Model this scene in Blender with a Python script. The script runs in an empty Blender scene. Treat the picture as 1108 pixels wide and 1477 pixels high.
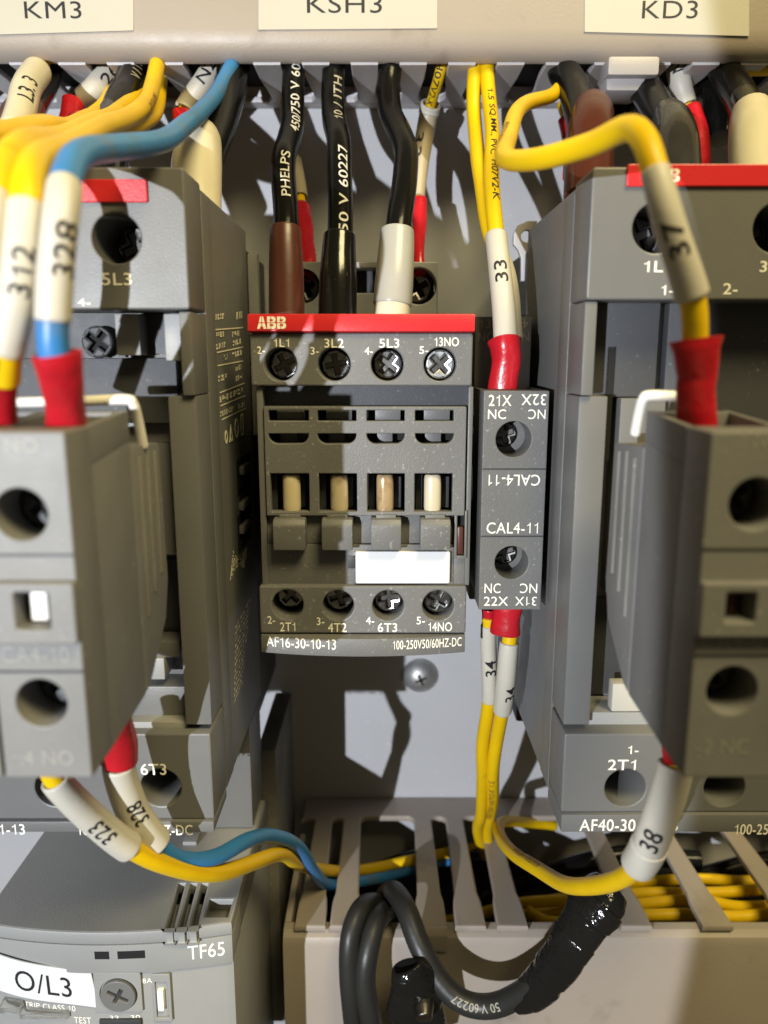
import bpy, bmesh, math, random
from mathutils import Vector, Matrix
random.seed(7)
scene = bpy.context.scene
col = scene.collection
S = 0.001                      # everything below is modelled in millimetres
TH = math.radians(11.3)        # the camera looks down by this much
F, CX, CY = 1109.0, 554.0, 738.0
ct, st = math.cos(TH), math.sin(TH)

# ------------------------------------------------------------------ camera, world, lamps
cam = bpy.data.cameras.new('camera'); camo = bpy.data.objects.new('camera', cam); col.objects.link(camo)
camo.location = (0, 0, 0); camo.rotation_euler = (math.pi/2 - TH, 0, 0)
cam.sensor_fit = 'VERTICAL'; cam.sensor_height = 36; cam.lens = 36*F/1477
cam.clip_start = 0.01; cam.clip_end = 20
cam.dof.use_dof = True; cam.dof.focus_distance = 0.172; cam.dof.aperture_fstop = 15
scene.camera = camo
w = bpy.data.worlds.new('World'); scene.world = w; w.use_nodes = True
bg = w.node_tree.nodes['Background']; bg.inputs[0].default_value = (1.0, 0.84, 0.50, 1); bg.inputs[1].default_value = 0.10

def lamp(name, kind, loc, target, energy, color, **kw):
    l = bpy.data.lights.new(name, kind); o = bpy.data.objects.new(name, l); col.objects.link(o)
    o.location = Vector(loc)*S; d = (Vector(target)-Vector(loc))
    o.rotation_euler = d.to_track_quat('-Z', 'Y').to_euler()
    l.energy = energy; l.color = color
    for k, v in kw.items(): setattr(l, k, v)
    return o
SP = (-201, -300, -14)
lamp('torch', 'SPOT', SP, (SP[0]-math.tan(math.radians(24.3))*400, 100, SP[2]-35), 15.5, (0.90, 0.94, 1.0),
     shadow_soft_size=0.0025, spot_size=math.radians(110), spot_blend=0.012)
lamp('room_lamp', 'AREA', (170, -125, 400), (20, 140, -40), 4.0, (1.0, 0.84, 0.44), shape='RECTANGLE', size=0.24, size_y=0.16)
scene.view_settings.view_transform = 'Standard'; scene.view_settings.look = 'None'
scene.view_settings.exposure = 0; scene.view_settings.gamma = 1
scene.cycles.use_denoising = True
scene.cycles.max_bounces = 8

# ------------------------------------------------------------------ where things stand
def P(px, py, Y):
    "photo pixel -> point in the plane at depth Y"
    u = (CY-py)/F
    Z = Y*(u*ct-st)/(ct+u*st)
    return Vector(((px-CX)/F*(Y*ct-Z*st), Y, Z))
def PX(px, py, X):
    fw = X*F/(px-CX); up = (CY-py)/F*fw
    return Vector((X, fw*ct+up*st, up*ct-fw*st))
def PZ(px, py, Z):
    u = (CY-py)/F
    Y = Z*(ct+u*st)/(u*ct-st)
    return Vector(((px-CX)/F*(Y*ct-Z*st), Y, Z))
def R(x0, y0, x1, y1, Y):
    "pixel rectangle -> (X0, Z0, X1, Z1) on the plane Y, Z0 the lower edge"
    ym = (y0+y1)/2
    return (P(x0, ym, Y).x, P(x0, y1, Y).z, P(x1, ym, Y).x, P(x0, y0, Y).z)

# ------------------------------------------------------------------ materials
def mat(name, color, rough=0.5, grain=0, gscale=2500, var=0.0, vscale=60, metal=0, trans=0, dust=0, spec=0.5, coat=0, ior=1.45, stain=None, bd=0.00012):
    m = bpy.data.materials.new(name); m.use_nodes = True
    nt = m.node_tree; b = nt.nodes['Principled BSDF']
    b.inputs['Roughness'].default_value = rough; b.inputs['Metallic'].default_value = metal
    b.inputs['Specular IOR Level'].default_value = spec
    b.inputs['Transmission Weight'].default_value = trans; b.inputs['Coat Weight'].default_value = coat
    b.inputs['IOR'].default_value = ior
    b.inputs['Base Color'].default_value = (*color, 1)
    tc = nt.nodes.new('ShaderNodeTexCoord')
    def noise(scale, detail=3):
        n = nt.nodes.new('ShaderNodeTexNoise'); n.inputs['Scale'].default_value = scale; n.inputs['Detail'].default_value = detail
        nt.links.new(tc.outputs['Object'], n.inputs['Vector']); return n
    last = None
    def mix(fac, a, bcol):
        x = nt.nodes.new('ShaderNodeMix'); x.data_type = 'RGBA'
        nt.links.new(fac, x.inputs['Factor'])
        if isinstance(a, tuple): x.inputs['A'].default_value = (*a, 1)
        else: nt.links.new(a, x.inputs['A'])
        x.inputs['B'].default_value = (*bcol, 1)
        return x.outputs['Result']
    def ramp(n, lo, hi):
        r = nt.nodes.new('ShaderNodeMapRange'); r.inputs['From Min'].default_value = lo; r.inputs['From Max'].default_value = hi
        nt.links.new(n.outputs['Fac'], r.inputs['Value']); return r.outputs['Result']
    last = color
    if var:
        last = mix(ramp(noise(vscale), 0.3, 0.72), last, tuple(c*(1-var) for c in color))
    if stain:
        last = mix(ramp(noise(stain[1], 4), stain[2], stain[3]), last, stain[0])
    if dust:
        d = ramp(noise(1100, 2), 0.70-0.06*dust, 0.80)
        last = mix(d, last, tuple(min(1, c*1.7+0.06) for c in color))
    if not isinstance(last, tuple): nt.links.new(last, b.inputs['Base Color'])
    if grain:
        bp = nt.nodes.new('ShaderNodeBump'); bp.inputs['Strength'].default_value = grain; bp.inputs['Distance'].default_value = bd
        nt.links.new(noise(gscale, 3).outputs['Fac'], bp.inputs['Height']); nt.links.new(bp.outputs['Normal'], b.inputs['Normal'])
        rr = nt.nodes.new('ShaderNodeMapRange'); rr.inputs['To Min'].default_value = rough*0.85; rr.inputs['To Max'].default_value = min(1, rough*1.2)
        nt.links.new(noise(180, 4).outputs['Fac'], rr.inputs['Value']); nt.links.new(rr.outputs['Result'], b.inputs['Roughness'])
    return m
GREY = mat('grey_plastic', (0.140, 0.138, 0.133), 0.45, 0.6, 3500, 0.14, 90, dust=1.0)
GREYP = mat('grey_plastic_plain', (0.134, 0.133, 0.129), 0.42, 0.35, 3000, 0.08, 60)
GREYL = mat('pale_grey_plastic', (0.26, 0.26, 0.252), 0.45, 0.4, 2500, 0.08, 60)
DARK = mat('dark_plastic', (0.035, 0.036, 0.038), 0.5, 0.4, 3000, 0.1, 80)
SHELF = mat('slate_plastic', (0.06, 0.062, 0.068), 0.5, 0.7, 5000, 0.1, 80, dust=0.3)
BLACK = mat('hollow_shade', (0.006, 0.006, 0.006), 0.8)  # paints the shade inside slots, holes and hollows
RED = mat('red_strip', (0.62, 0.022, 0.028), 0.32, 0.25, 3500)
REDP = mat('red_boot', (0.52, 0.012, 0.022), 0.26, 0.8, 230, 0.3, 120, bd=0.0004)
YEL = mat('yellow_pvc', (0.74, 0.475, 0.004), 0.40, 0.5, 500, 0.14, 70, stain=((0.40, 0.24, 0.01), 130, 0.68, 0.84), spec=0.3)
BLUE = mat('blue_pvc', (0.035, 0.19, 0.47), 0.4, 0.5, 500, 0.2, 70, stain=((0.10, 0.14, 0.17), 110, 0.55, 0.75))
BLK = mat('black_pvc', (0.006, 0.0057, 0.0053), 0.2, 0.5, 420, 0.2, 90, spec=0.2)
RUB = mat('black_rubber', (0.021, 0.021, 0.020), 0.42, 0.5, 700, 0.2, 90)
TAPE = mat('black_tape', (0.009, 0.009, 0.009), 0.13, 1.0, 420, 0.2, 90, bd=0.0006)
SLV = mat('white_sleeve', (0.50, 0.47, 0.40), 0.45, 0.4, 600, 0.06, 90, stain=((0.62, 0.55, 0.42), 120, 0.58, 0.85))
SLVT = mat('shade_tan_sleeve', (0.44, 0.37, 0.26), 0.45, 0.4, 600, 0.15, 90)  # sleeve plastic toned tan, shade put into its colour
CREAM = mat('cream_boot', (0.62, 0.57, 0.43), 0.25, 0.4, 300, 0.1, 90)
WHT = mat('off_white_boot', (0.36, 0.355, 0.32), 0.28, 0.35, 300, 0.08, 90)
BRN = mat('brown_boot', (0.085, 0.026, 0.017), 0.33, 0.4, 300, 0.2, 90)
BRNL = mat('red_brown_boot', (0.07, 0.019, 0.011), 0.24, 0.4, 300, 0.2, 90, spec=0.25)
BKB = mat('black_boot', (0.008, 0.008, 0.008), 0.16, 0.3, 300, 0.2, 90, dust=0.25)
SMOK = mat('smoky_boot', (0.026, 0.023, 0.018), 0.14, 0.5, 260, 0.3, 140, spec=0.35)
CLAMP = mat('cream_label', (0.44, 0.42, 0.365), 0.5, 0.2, 900, 0.03, 50)
PAPER = mat('white_paper', (0.62, 0.62, 0.615), 0.55, 0.2, 900)
PLAST = mat('white_plastic', (0.80, 0.77, 0.70), 0.4, 0.3, 900)
DUCT = mat('duct_pvc', (0.32, 0.275, 0.232), 0.42, 0.35, 1500, 0.07, 40, stain=((0.22, 0.185, 0.15), 75, 0.63, 0.78))
DUCTG = mat('cool_lit_pvc', (0.47, 0.45, 0.46), 0.42, 0.35, 1500, 0.07, 40)  # duct pvc again, paler and cooler: cool light put into the colour
PLATE = mat('plate_paint', (0.45, 0.45, 0.465), 0.42, 0.6, 1600, 0.10, 30, dust=0.35)
METAL = mat('zinc_metal', (0.55, 0.56, 0.57), 0.36, 0.4, 900, 0.25, 250, metal=1)
METALM = mat('shade_zinc', (0.33, 0.33, 0.33), 0.24, 0.4, 900, 0.3, 250, metal=1)  # darker copy of the zinc, shade of deep screw holes painted in
METALB = mat('shade_black_metal', (0.05, 0.048, 0.045), 0.3, 0.4, 900, 0.3, 250, metal=1)  # screw metal taken near black to paint the shade in its hole
METALD = mat('dark_metal', (0.17, 0.16, 0.15), 0.33, 0.4, 900, 0.3, 250, metal=1)
INK = mat('off_white_print', (0.88, 0.85, 0.74), 0.6)
INKF = mat('faint_print', (0.33, 0.31, 0.25), 0.6)
INKP = mat('side_print_ink', (0.80, 0.74, 0.56), 0.6)
BLOCK = mat('block_plastic', (0.165, 0.163, 0.158), 0.5, 0.5, 2200, 0.16, 70, dust=0.4)
HOOD = mat('hood_plastic', (0.235, 0.23, 0.22), 0.42, 0.5, 2600, 0.12, 60, dust=0.3)
BOLT = mat('bolt_zinc', (0.50, 0.50, 0.50), 0.5, 0.6, 900, 0.3, 250, metal=0.85)
INKV = mat('pale_relief_print', (0.24, 0.235, 0.21), 0.5)
INKK = mat('black_ink', (0.012, 0.011, 0.013), 0.6)
INKB = mat('grey_ink', (0.20, 0.10, 0.02), 0.6)
INKS = mat('silver_print', (0.50, 0.49, 0.46), 0.5)
IVORY = mat('ivory_rod', (0.80, 0.68, 0.42), 0.16, 0.3, 900, 0.12, 150, metal=0.3)
IVORYW = mat('pale_ivory_rod', (0.78, 0.69, 0.50), 0.16, 0.3, 900, 0.1, 150, metal=0.3)
IVORYB = mat('browned_rod', (0.50, 0.36, 0.20), 0.16, 0.3, 900, 0.2, 150, stain=((0.16, 0.09, 0.05), 170, 0.45, 0.62), metal=0.3)
IVORYS = mat('scorched_rod', (0.76, 0.64, 0.42), 0.16, 0.3, 900, 0.1, 150, stain=((0.25, 0.15, 0.08), 150, 0.52, 0.7), metal=0.3)
CLEAR = mat('clear_plastic', (0.85, 0.85, 0.83), 0.12, 0.2, 600, trans=0.9)
DUSTY = mat('dusty_grey', (0.20, 0.19, 0.165), 0.7, 0.8, 700, 0.35, 70, dust=0.6)

# ------------------------------------------------------------------ geometry helpers (millimetres)
class G:
    def __init__(s): s.v, s.f, s.m = [], [], []
    def add(s, v, f, m=0):
        n = len(s.v); s.v += [Vector(p) for p in v]; s.f += [tuple(i+n for i in q) for q in f]; s.m += [m]*len(f); return s
    def join(s, g):
        n = len(s.v); s.v += g.v; s.f += [tuple(i+n for i in q) for q in g.f]; s.m += g.m; return s
def from_bm(bm, m=0):
    bm.verts.index_update(); g = G()
    g.add([v.co.copy() for v in bm.verts], [tuple(v.index for v in f.verts) for f in bm.faces], m); bm.free(); return g
def box(x0, x1, y0, y1, z0, z1, b=0.3, m=0, seg=2):
    bm = bmesh.new(); bmesh.ops.create_cube(bm, size=1)
    for v in bm.verts:
        v.co = Vector(((x0+x1)/2+v.co.x*(x1-x0), (y0+y1)/2+v.co.y*(y1-y0), (z0+z1)/2+v.co.z*(z1-z0)))
    if b: bmesh.ops.bevel(bm, geom=bm.edges[:], offset=b, segments=seg, profile=0.6, affect='EDGES', clamp_overlap=True)
    bmesh.ops.recalc_face_normals(bm, faces=bm.faces[:])
    return from_bm(bm, m)
def prism(poly, a0, a1, axis='x', b=0.3, m=0):
    "polygon (two coordinates) pushed along an axis; x: (y,z)  y: (x,z)  z: (x,y)"
    def at(p, a): return {'x': (a, p[0], p[1]), 'y': (p[0], a, p[1]), 'z': (p[0], p[1], a)}[axis]
    bm = bmesh.new(); n = len(poly)
    A = [bm.verts.new(at(p, a0)) for p in poly]; B = [bm.verts.new(at(p, a1)) for p in poly]
    bm.faces.new(A); bm.faces.new(B[::-1])
    for i in range(n): bm.faces.new((A[i], B[i], B[(i+1) % n], A[(i+1) % n]))
    bmesh.ops.recalc_face_normals(bm, faces=bm.faces[:])
    if b: bmesh.ops.bevel(bm, geom=[e for e in bm.edges if len(e.link_faces) == 2 and e.calc_face_angle(0) > 0.4], offset=b, segments=2, profile=0.6, affect='EDGES', clamp_overlap=True)
    return from_bm(bm, m)
def rr(x0, z0, x1, z1, r=0.4, n=3):
    o = []
    r = min(r, abs(x1-x0)/2.01, abs(z1-z0)/2.01)
    for cx, cz, a in ((x1-r, z1-r, 0), (x0+r, z1-r, 90), (x0+r, z0+r, 180), (x1-r, z0+r, 270)):
        for k in range(n+1):
            t = math.radians(a+90*k/n); o.append((cx+r*math.cos(t), cz+r*math.sin(t)))
    return o
def circ(cx, cz, r, n=44): return [(cx+r*math.cos(2*math.pi*k/n), cz+r*math.sin(2*math.pi*k/n)) for k in range(n)]
def eval_curve(cu):
    o = bpy.data.objects.new('tmp', cu); col.objects.link(o)
    dg = bpy.context.evaluated_depsgraph_get(); me = bpy.data.meshes.new_from_object(o.evaluated_get(dg))
    v = [x.co.copy() for x in me.vertices]; f = [tuple(p.vertices) for p in me.polygons]
    bpy.data.objects.remove(o); bpy.data.meshes.remove(me)
    return v, f
def front(Y): return lambda u, v, w: Vector((u, Y-w, v))
def topmap(Z): return lambda u, v, w: Vector((u, v, Z+w))
def panel(outer, holes, t, mp, b=0.25, m=0):
    cu = bpy.data.curves.new('tmp', 'CURVE'); cu.dimensions = '2D'; cu.fill_mode = 'BOTH'
    cu.extrude = max(0.001, t/2-b); cu.bevel_depth = b; cu.bevel_resolution = 1; cu.offset = -b
    for ring in [outer]+list(holes):
        sp = cu.splines.new('POLY'); sp.points.add(len(ring)-1); sp.use_cyclic_u = True
        for q, p in zip(sp.points, ring): q.co = (p[0], p[1], 0, 1)
    v, f = eval_curve(cu); bpy.data.curves.remove(cu)
    g = G(); g.add([mp(p.x, p.y, p.z-t/2) for p in v], f, m)
    return g
_tc, _gl = {}, {}
def _mesh_text(s, bold):
    cu = bpy.data.curves.new('tmp', 'FONT'); cu.body = s; cu.size = 1; cu.offset = bold; cu.resolution_u = 4
    v, f = eval_curve(cu); bpy.data.curves.remove(cu)
    return [(p.x, p.y) for p in v], f
def glyph(c, bold):
    "outline, faces and advance of one character; the figure one gets its flag"
    if (c, bold) not in _gl:
        wid = lambda s: max(p[0] for p in _mesh_text(s, 0)[0])
        adv = wid('H'+c+'H')-wid('HH')
        if c == '1':
            h = max(p[1] for p in _mesh_text('H', 0)[0]); sw = 0.072+2*bold
            v = [(.27, 0), (.27+sw, 0), (.27+sw, h), (.27+sw*0.25, h), (.27, h-.09), (.10, h-.155), (.10, h-.155-.055-bold), (.27, h-.16)]
            f = [(0, 1, 2, 3, 4, 7), (4, 5, 6, 7)]; adv = 0.50
        elif c == ' ': v, f, adv = [], [], 0.3
        else: v, f = _mesh_text(c, bold)
        _gl[(c, bold)] = (v, f, adv)
    return _gl[(c, bold)]
def text_flat(s, bold=0.0):
    if (s, bold) not in _tc:
        V, FF, x = [], [], 0.0
        for c in s:
            v, f, adv = glyph(c, bold); n = len(V)
            V += [(p[0]+x, p[1]) for p in v]; FF += [tuple(i+n for i in q) for q in f]; x += adv+0.02
        x0, x1 = min(p[0] for p in V), max(p[0] for p in V); y0, y1 = min(p[1] for p in V), max(p[1] for p in V)
        _tc[(s, bold)] = ([((p[0]-x0)/(x1-x0), (p[1]-y0)/(y1-y0)) for p in V], FF, (x1-x0)/(y1-y0))
    return _tc[(s, bold)]
def text(s, rect, mp, rot=False, bold=0.0, m=0):
    "writing filling a rectangle (u0, v0, u1, v1) of a mapped plane"
    v, f, _ = text_flat(s, bold); u0, v0, u1, v1 = rect; g = G()
    g.add([mp(u0+(1-a if rot else a)*(u1-u0), v0+(1-b if rot else b)*(v1-v0), 0.06) for a, b in v], f, m)
    return g
def logo(rect, mp):
    "three heavy block letters split by thin red lines"
    A = ([(0, 0), (.34, 1), (.66, 1), (1, 0), (.70, 0), (.63, .2), (.37, .2), (.30, 0)], [[(.43, .42), (.57, .42), (.5, .68)]])
    B = ([(0, 0), (0, 1), (.68, 1), (.88, .93), (.95, .76), (.88, .60), (.80, .53), (.92, .45), (1, .28), (.92, .08), (.70, 0)], [[(.30, .62), (.60, .62), (.64, .70), (.60, .78), (.30, .78)], [(.30, .22), (.62, .22), (.68, .31), (.62, .40), (.30, .40)]])
    u0, v0, u1, v1 = rect; W = (u1-u0)/3.16; g = G()
    for i, (o, hs) in enumerate((A, B, B)):
        x = u0+i*W*1.08
        f = lambda pts: [(x+p[0]*W, v0+p[1]*(v1-v0)) for p in pts]
        g.join(panel(f(o), [f(h) for h in hs], 0.05, lambda u, v, w_: mp(u, v, w_+0.06), b=0.004))
        for r_ in ((x-0.05, (v0+v1)/2-0.07, x+W+0.05, (v0+v1)/2+0.07), (x+W*(0.5 if i == 0 else 0.42)-0.06, v0-0.02, x+W*(0.5 if i == 0 else 0.42)+0.06, v1+0.02)):
            g.join(panel([(r_[0], r_[1]), (r_[2], r_[1]), (r_[2], r_[3]), (r_[0], r_[3])], [], 0.05, lambda u, v, w_: mp(u, v, w_+0.075), b=0.004, m=1))
    return g
class Tube:
    def __init__(s, pts, r, n=10, closed_ends=True):
        "pts: (px, py, Y[, r]) in the photo at depth Y, or Vectors"
        q = []
        for p in pts:
            if isinstance(p, Vector): q.append((p, r))
            else: q.append((P(p[0], p[1], p[2]), p[3] if len(p) > 3 else r))
        s.c, s.r = [], []
        for i in range(len(q)-1):
            a = q[max(i-1, 0)][0]; b, rb = q[i]; c, rc = q[i+1]; d = q[min(i+2, len(q)-1)][0]
            for k in range(n):
                t = k/n
                s.c.append(0.5*(2*b+(c-a)*t+(2*a-5*b+4*c-d)*t*t+(3*b-a-3*c+d)*t**3)); s.r.append(rb+(rc-rb)*t)
        s.c.append(q[-1][0].copy()); s.r.append(q[-1][1])
        s.len = [0]
        for i in range(1, len(s.c)): s.len.append(s.len[-1]+(s.c[i]-s.c[i-1]).length)
        s.t = [(s.c[min(i+1, len(s.c)-1)]-s.c[max(i-1, 0)]).normalized() for i in range(len(s.c))]
    def at(s, l):
        l = min(max(l, 0), s.len[-1]*0.99999); i = 0
        while s.len[i+1] < l: i += 1
        k = (l-s.len[i])/max(1e-9, s.len[i+1]-s.len[i])
        return s.c[i].lerp(s.c[i+1], k), s.t[i].lerp(s.t[i+1], k).normalized(), s.r[i]+(s.r[i+1]-s.r[i])*k
    def mesh(s, res=20, flat=1.0, prof=None, openend=0, m=0, wob=0):
        "prof(fraction) scales the radius; flat squashes the depth; openend>0 leaves a hollow mouth of that depth"
        g = G(); rings = []; L = s.len[-1]
        nrm = (-s.c[0]); nrm = (nrm-s.t[0]*nrm.dot(s.t[0])).normalized()
        for i, c in enumerate(s.c):
            t = s.t[i]; nrm = (nrm-t*nrm.dot(t)).normalized(); bn = t.cross(nrm)
            k = prof(s.len[i]/L) if prof else 1
            rings.append((c, nrm.copy(), bn, s.r[i]*k, t))
        seq = [(c, a, b, r) for c, a, b, r, t in rings]
        def lip(e):
            c, a, b, r, t = rings[e]; d = t if e == 0 else -t
            return [(c+d*0.12, a, b, r*0.985), (c-d*0.03, a, b, r*0.93), (c-d*0.03, a, b, r*0.84), (c+d*openend, a, b, r*0.80)]
        if openend:
            seq = lip(0)[::-1]+seq[1:-1]+lip(-1)
        else:
            c, a, b, r, t = rings[0]; seq = [(c-t*0.0, a, b, r*0.86), (c+t*0.12, a, b, r*0.98)]+seq[1:-1]
            c, a, b, r, t = rings[-1]; seq += [(c-t*0.12, a, b, r*0.98), (c, a, b, r*0.86)]
        v = []; f = []
        for j, (c, a, b, r) in enumerate(seq):
            for k in range(res):
                th = 2*math.pi*k/res; rw = r*(1+wob*(0.5*math.sin(th*3+c.z*0.35)+math.sin(th*2-c.z*0.21+c.x*0.13)+0.5*math.sin(th+c.x*0.6+c.z*0.5)))
                v.append(c+a*(rw*flat*math.cos(th))+b*(rw*math.sin(th)))
        for j in range(len(seq)-1):
            for k in range(res):
                f.append((j*res+k, j*res+(k+1) % res, (j+1)*res+(k+1) % res, (j+1)*res+k))
        f.append(tuple(range(res))[::-1]); f.append(tuple((len(seq)-1)*res+k for k in range(res)))
        return g.add(v, f, m)
    def text(s, body, centre, length, height, turn=0.0, flip=False, bold=0.01, m=0, lift=0.07):
        "writing along the tube; centre is a fraction of its length, turn an angle from the side facing the viewer"
        v, f, _ = text_flat(body, bold)
        bm = bmesh.new(); vs = [bm.verts.new((a, b, 0)) for a, b in v]
        for q in f:
            try: bm.faces.new([vs[i] for i in q])
            except ValueError: pass
        nu = max(8, len(body)*5)
        for i in range(1, nu): bmesh.ops.bisect_plane(bm, geom=bm.verts[:]+bm.edges[:]+bm.faces[:], plane_co=(i/nu, 0, 0), plane_no=(1, 0, 0))
        for i in range(1, 8): bmesh.ops.bisect_plane(bm, geom=bm.verts[:]+bm.edges[:]+bm.faces[:], plane_co=(0, i/8, 0), plane_no=(0, 1, 0))
        L = s.len[-1]
        for vv in bm.verts:
            a, b = vv.co.x-0.5, vv.co.y-0.5
            if flip: a, b = -a, -b
            c, t, r = s.at(centre*L+a*length)
            n = (-c); n = (n-t*n.dot(t)).normalized(); bn = n.cross(t)
            th = turn+b*height/r
            vv.co = c+(n*math.cos(th)+bn*math.sin(th))*(r+lift)
        return from_bm(bm, m)

# ------------------------------------------------------------------ objects, parts, tags
def tag(o, label=None, cat=None, group=None, kind=None):
    if label: o['label'] = label
    if cat: o['category'] = cat
    if group: o['group'] = group
    if kind: o['kind'] = kind
    return o
ORG = {}
def thing(name, label, cat, loc, group=None):
    o = bpy.data.objects.new(name, None); col.objects.link(o); o.empty_display_size = 0.005
    o.location = Vector(loc)*S; ORG[o.name] = Vector(loc)
    return tag(o, label, cat, group)
def part(name, g, mats, parent=None, label=None, origin=None, ang=35):
    if not isinstance(mats, (list, tuple)): mats = [mats]
    org = ORG[parent.name] if parent else Vector(origin if origin else (0, 0, 0))
    me = bpy.data.meshes.new(name)
    me.from_pydata([tuple((p-org)*S) for p in g.v], [], g.f)
    for m in mats: me.materials.append(m)
    me.polygons.foreach_set('material_index', g.m)
    me.polygons.foreach_set('use_smooth', [True]*len(g.f))
    me.set_sharp_from_angle(angle=math.radians(ang)); me.update()
    o = bpy.data.objects.new(name, me); col.objects.link(o)
    if parent: o.parent = parent; ORG[o.name] = org
    else: o.location = org*S; ORG[o.name] = org
    if label: o['label'] = label
    return o
def screw_geo(cx, cz, r, Y, ang=0.4):
    "pan head with a cross recess, facing the viewer"
    w_ = r*0.17; l = r*0.72
    pts = []
    for k in range(4):
        a = ang+k*math.pi/2; d = Vector((math.cos(a), math.sin(a))); e = Vector((-d.y, d.x))
        pts += [d*l-e*w_, d*l+e*w_, d*w_+e*w_]
    g = panel(circ(cx, cz, r, 36), [[(cx+p.x, cz+p.y) for p in pts]], r*0.5, front(Y), b=r*0.16)
    sl = w_*0.55; a = ang+math.pi/4
    g.join(panel(circ(cx, cz, r*0.9, 24), [], 0.4, front(Y+r*0.42), b=0.05, m=1))
    return g

# ================================================================== THE SETTING
PY = 250.0
plate = part('mounting_plate', box(-330, 330, PY, PY+3, -330, 300, 0), PLATE)
tag(plate, 'pale grey painted steel plate behind all the devices', 'plate', kind='structure')

# ================================================================== TOP CABLE DUCT
TZ, TY = 72.5, 211.0
d = thing('cable_duct', 'grey cable duct across the top carrying three cream name labels', 'cable duct', (0, PY, TZ))
XA, XB = -190, 190
lid = [(TY, 150), (TY, TZ+8.0), (TY+0.25, TZ+5.8), (TY+0.9, TZ+4.0), (TY+1.9, TZ+2.6), (TY+3.2, TZ+1.7), (TY+4.6, TZ+1.4), (TY+4.6, TZ+3.2), (TY+3.2, TZ+4.4), (TY+2.4, TZ+8), (TY+2.2, 150)]
part('lid', prism(lid, XA, XB, 'x', 0.12), DUCT, d)
z0 = TZ+0.9; h0, h1 = 3.5, 2.5
ring = [(XB, PY-5.1), (XA, PY-5.1), (XA, PY-6)]
for i in range(-14, 15):
    if i == -3: continue
    xc = i*12.45-5.0
    ring += [(xc-h1-1.2, PY-6), (xc-h1, PY-9), (xc-h1, TY+26), (xc-h0*0.98, TY+14), (xc-h0, TY+3.8), (xc+h0, TY+3.8), (xc+h0*0.98, TY+14), (xc+h1, TY+26), (xc+h1, PY-9), (xc+h1+1.2, PY-6)]
ring += [(XB, PY-6)]
g = panel(ring, [], 1.6, topmap(z0+1.6), b=0.3)
part('slotted_wall', g, DUCTG, d)
part('base', box(XA, XB, PY-5, PY-0.1, z0+0.02, z0+70, 0.3), DUCTG, d)
part('shade_fill', box(XA, XB, TY+3.8, PY-5.2, z0+4.5, z0+60, 0), BLACK, d)  # added filler, here and in other hollows, painting the shade inside
for s_, x0, y0, x1, y1, tx in (('KM3', -70, -60, 193, 48, (36, 2, 118, 27)), ('KSH3', 373, -70, 631, 42, (443, -7, 551, 19)), ('KD3', 843, -60, 1080, 49, (926, 1, 1006, 27))):
    tl = {'KM3': 4, 'KSH3': 1, 'KD3': -3}[s_]
    qd = [P(*q, TY) for q in ((x0, y0, ), (x1, y0), (x1, y1-tl), (x0, y1+tl))]
    lb = part('label', panel([(p.x, p.z) for p in qd], [], 0.25, front(TY-0.26), b=0.04), CLAMP, d, 'cream paper label printed %s' % s_)
    part('lettering', text(s_, R(*tx, TY), front(TY-0.26), bold=-0.002), INKK, lb)
r = R(874, 84, 948, 112, TY-2)
g = box(r[0], r[2], TY-4, TY+4, r[1], r[3], 0.9)
r2 = R(872, 100, 930, 134, TY)
g.join(box(r2[0], r2[2], TY-1.5, TY+10, r2[1], r2[3], 1.5))
part('finger_tab', g, mat('tab_plastic', (0.33, 0.31, 0.31), 0.4, 0.3), d, 'pale finger end bent out below the lid')

# ================================================================== BOTTOM CABLE DUCT
BZ, BY = -154.0, 185.0
d = thing('cable_duct', 'beige slotted cable duct along the bottom with black cables hanging out', 'cable duct', (80, PY, BZ-60))
x0d = -28.0
lid = [(BY, -235), (BY, BZ-5.5), (BY+0.8, BZ-3.4), (BY+2.6, BZ-2.2), (BY+5, BZ-1.9), (BY+5, BZ-3.8), (BY+2.6, BZ-4.6), (BY+2.2, -235)]
part('lid', prism(lid, x0d, 190, 'x', 0.12), DUCT, d)
g = G(); zt = BZ
fing = [-20.5, -10.8, 13.2, 24.0, 35.6, 70.0, 92.5, 115.5, 138.5]
ring = [(190, PY-0.2), (x0d, PY-0.2)]
prev = None
def finger(xc, h=3.45):
    return [(xc-h+0.5, 235.5), (xc-h, 200), (xc-h-0.55, 197), (xc-4.2, 194), (xc-4.3, 186.2), (xc+4.3, 186.2), (xc+4.2, 194), (xc+h+0.55, 197), (xc+h, 200), (xc+h-0.5, 235.5)]
def slot_end(xa, xb, n=8):
    "rounded inner end of the slot between two fingers"
    m_, r_ = (xa+xb)/2, (xb-xa)/2; q = min(r_, 2.6)
    return [(xa+q-q*math.cos(math.pi/2*k/n), 235.5+q*math.sin(math.pi/2*k/n)) for k in range(n+1)]+[(xb-q+q*math.sin(math.pi/2*k/n), 235.5+q*math.cos(math.pi/2*k/n)) for k in range(n+1)]
edge = x0d+0.3
ring.append((x0d, 235.5))
for xc in fing:
    fp = finger(xc)
    if xc-2.95 > edge+0.6: ring += slot_end(edge, fp[0][0])[1:-1]
    ring += fp; edge = fp[-1][0]
ring += [(edge+2, 238.0), (190, 238.0)]
g = panel(ring, [], 2.0, topmap(zt), b=0.55)
part('slotted_wall', g, DUCT, d)
part('end_wall', box(x0d, x0d+1.8, BY+5.2, 231, -235, zt-1.8, 0.3), DUCT, d)
part('shade_fill', box(x0d+2, 188, 192, 248, -235, BZ-26, 0), BLACK, d)
part('finger_tab', prism([(186, BZ+0.3), (186, BZ-6.2), (184.1, BZ-6.6), (183.7, BZ-5.4), (183.7, BZ-1.2), (184.6, BZ+0.3)], 9.2, 17.4, 'x', 0.3), DUCT, d)

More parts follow.
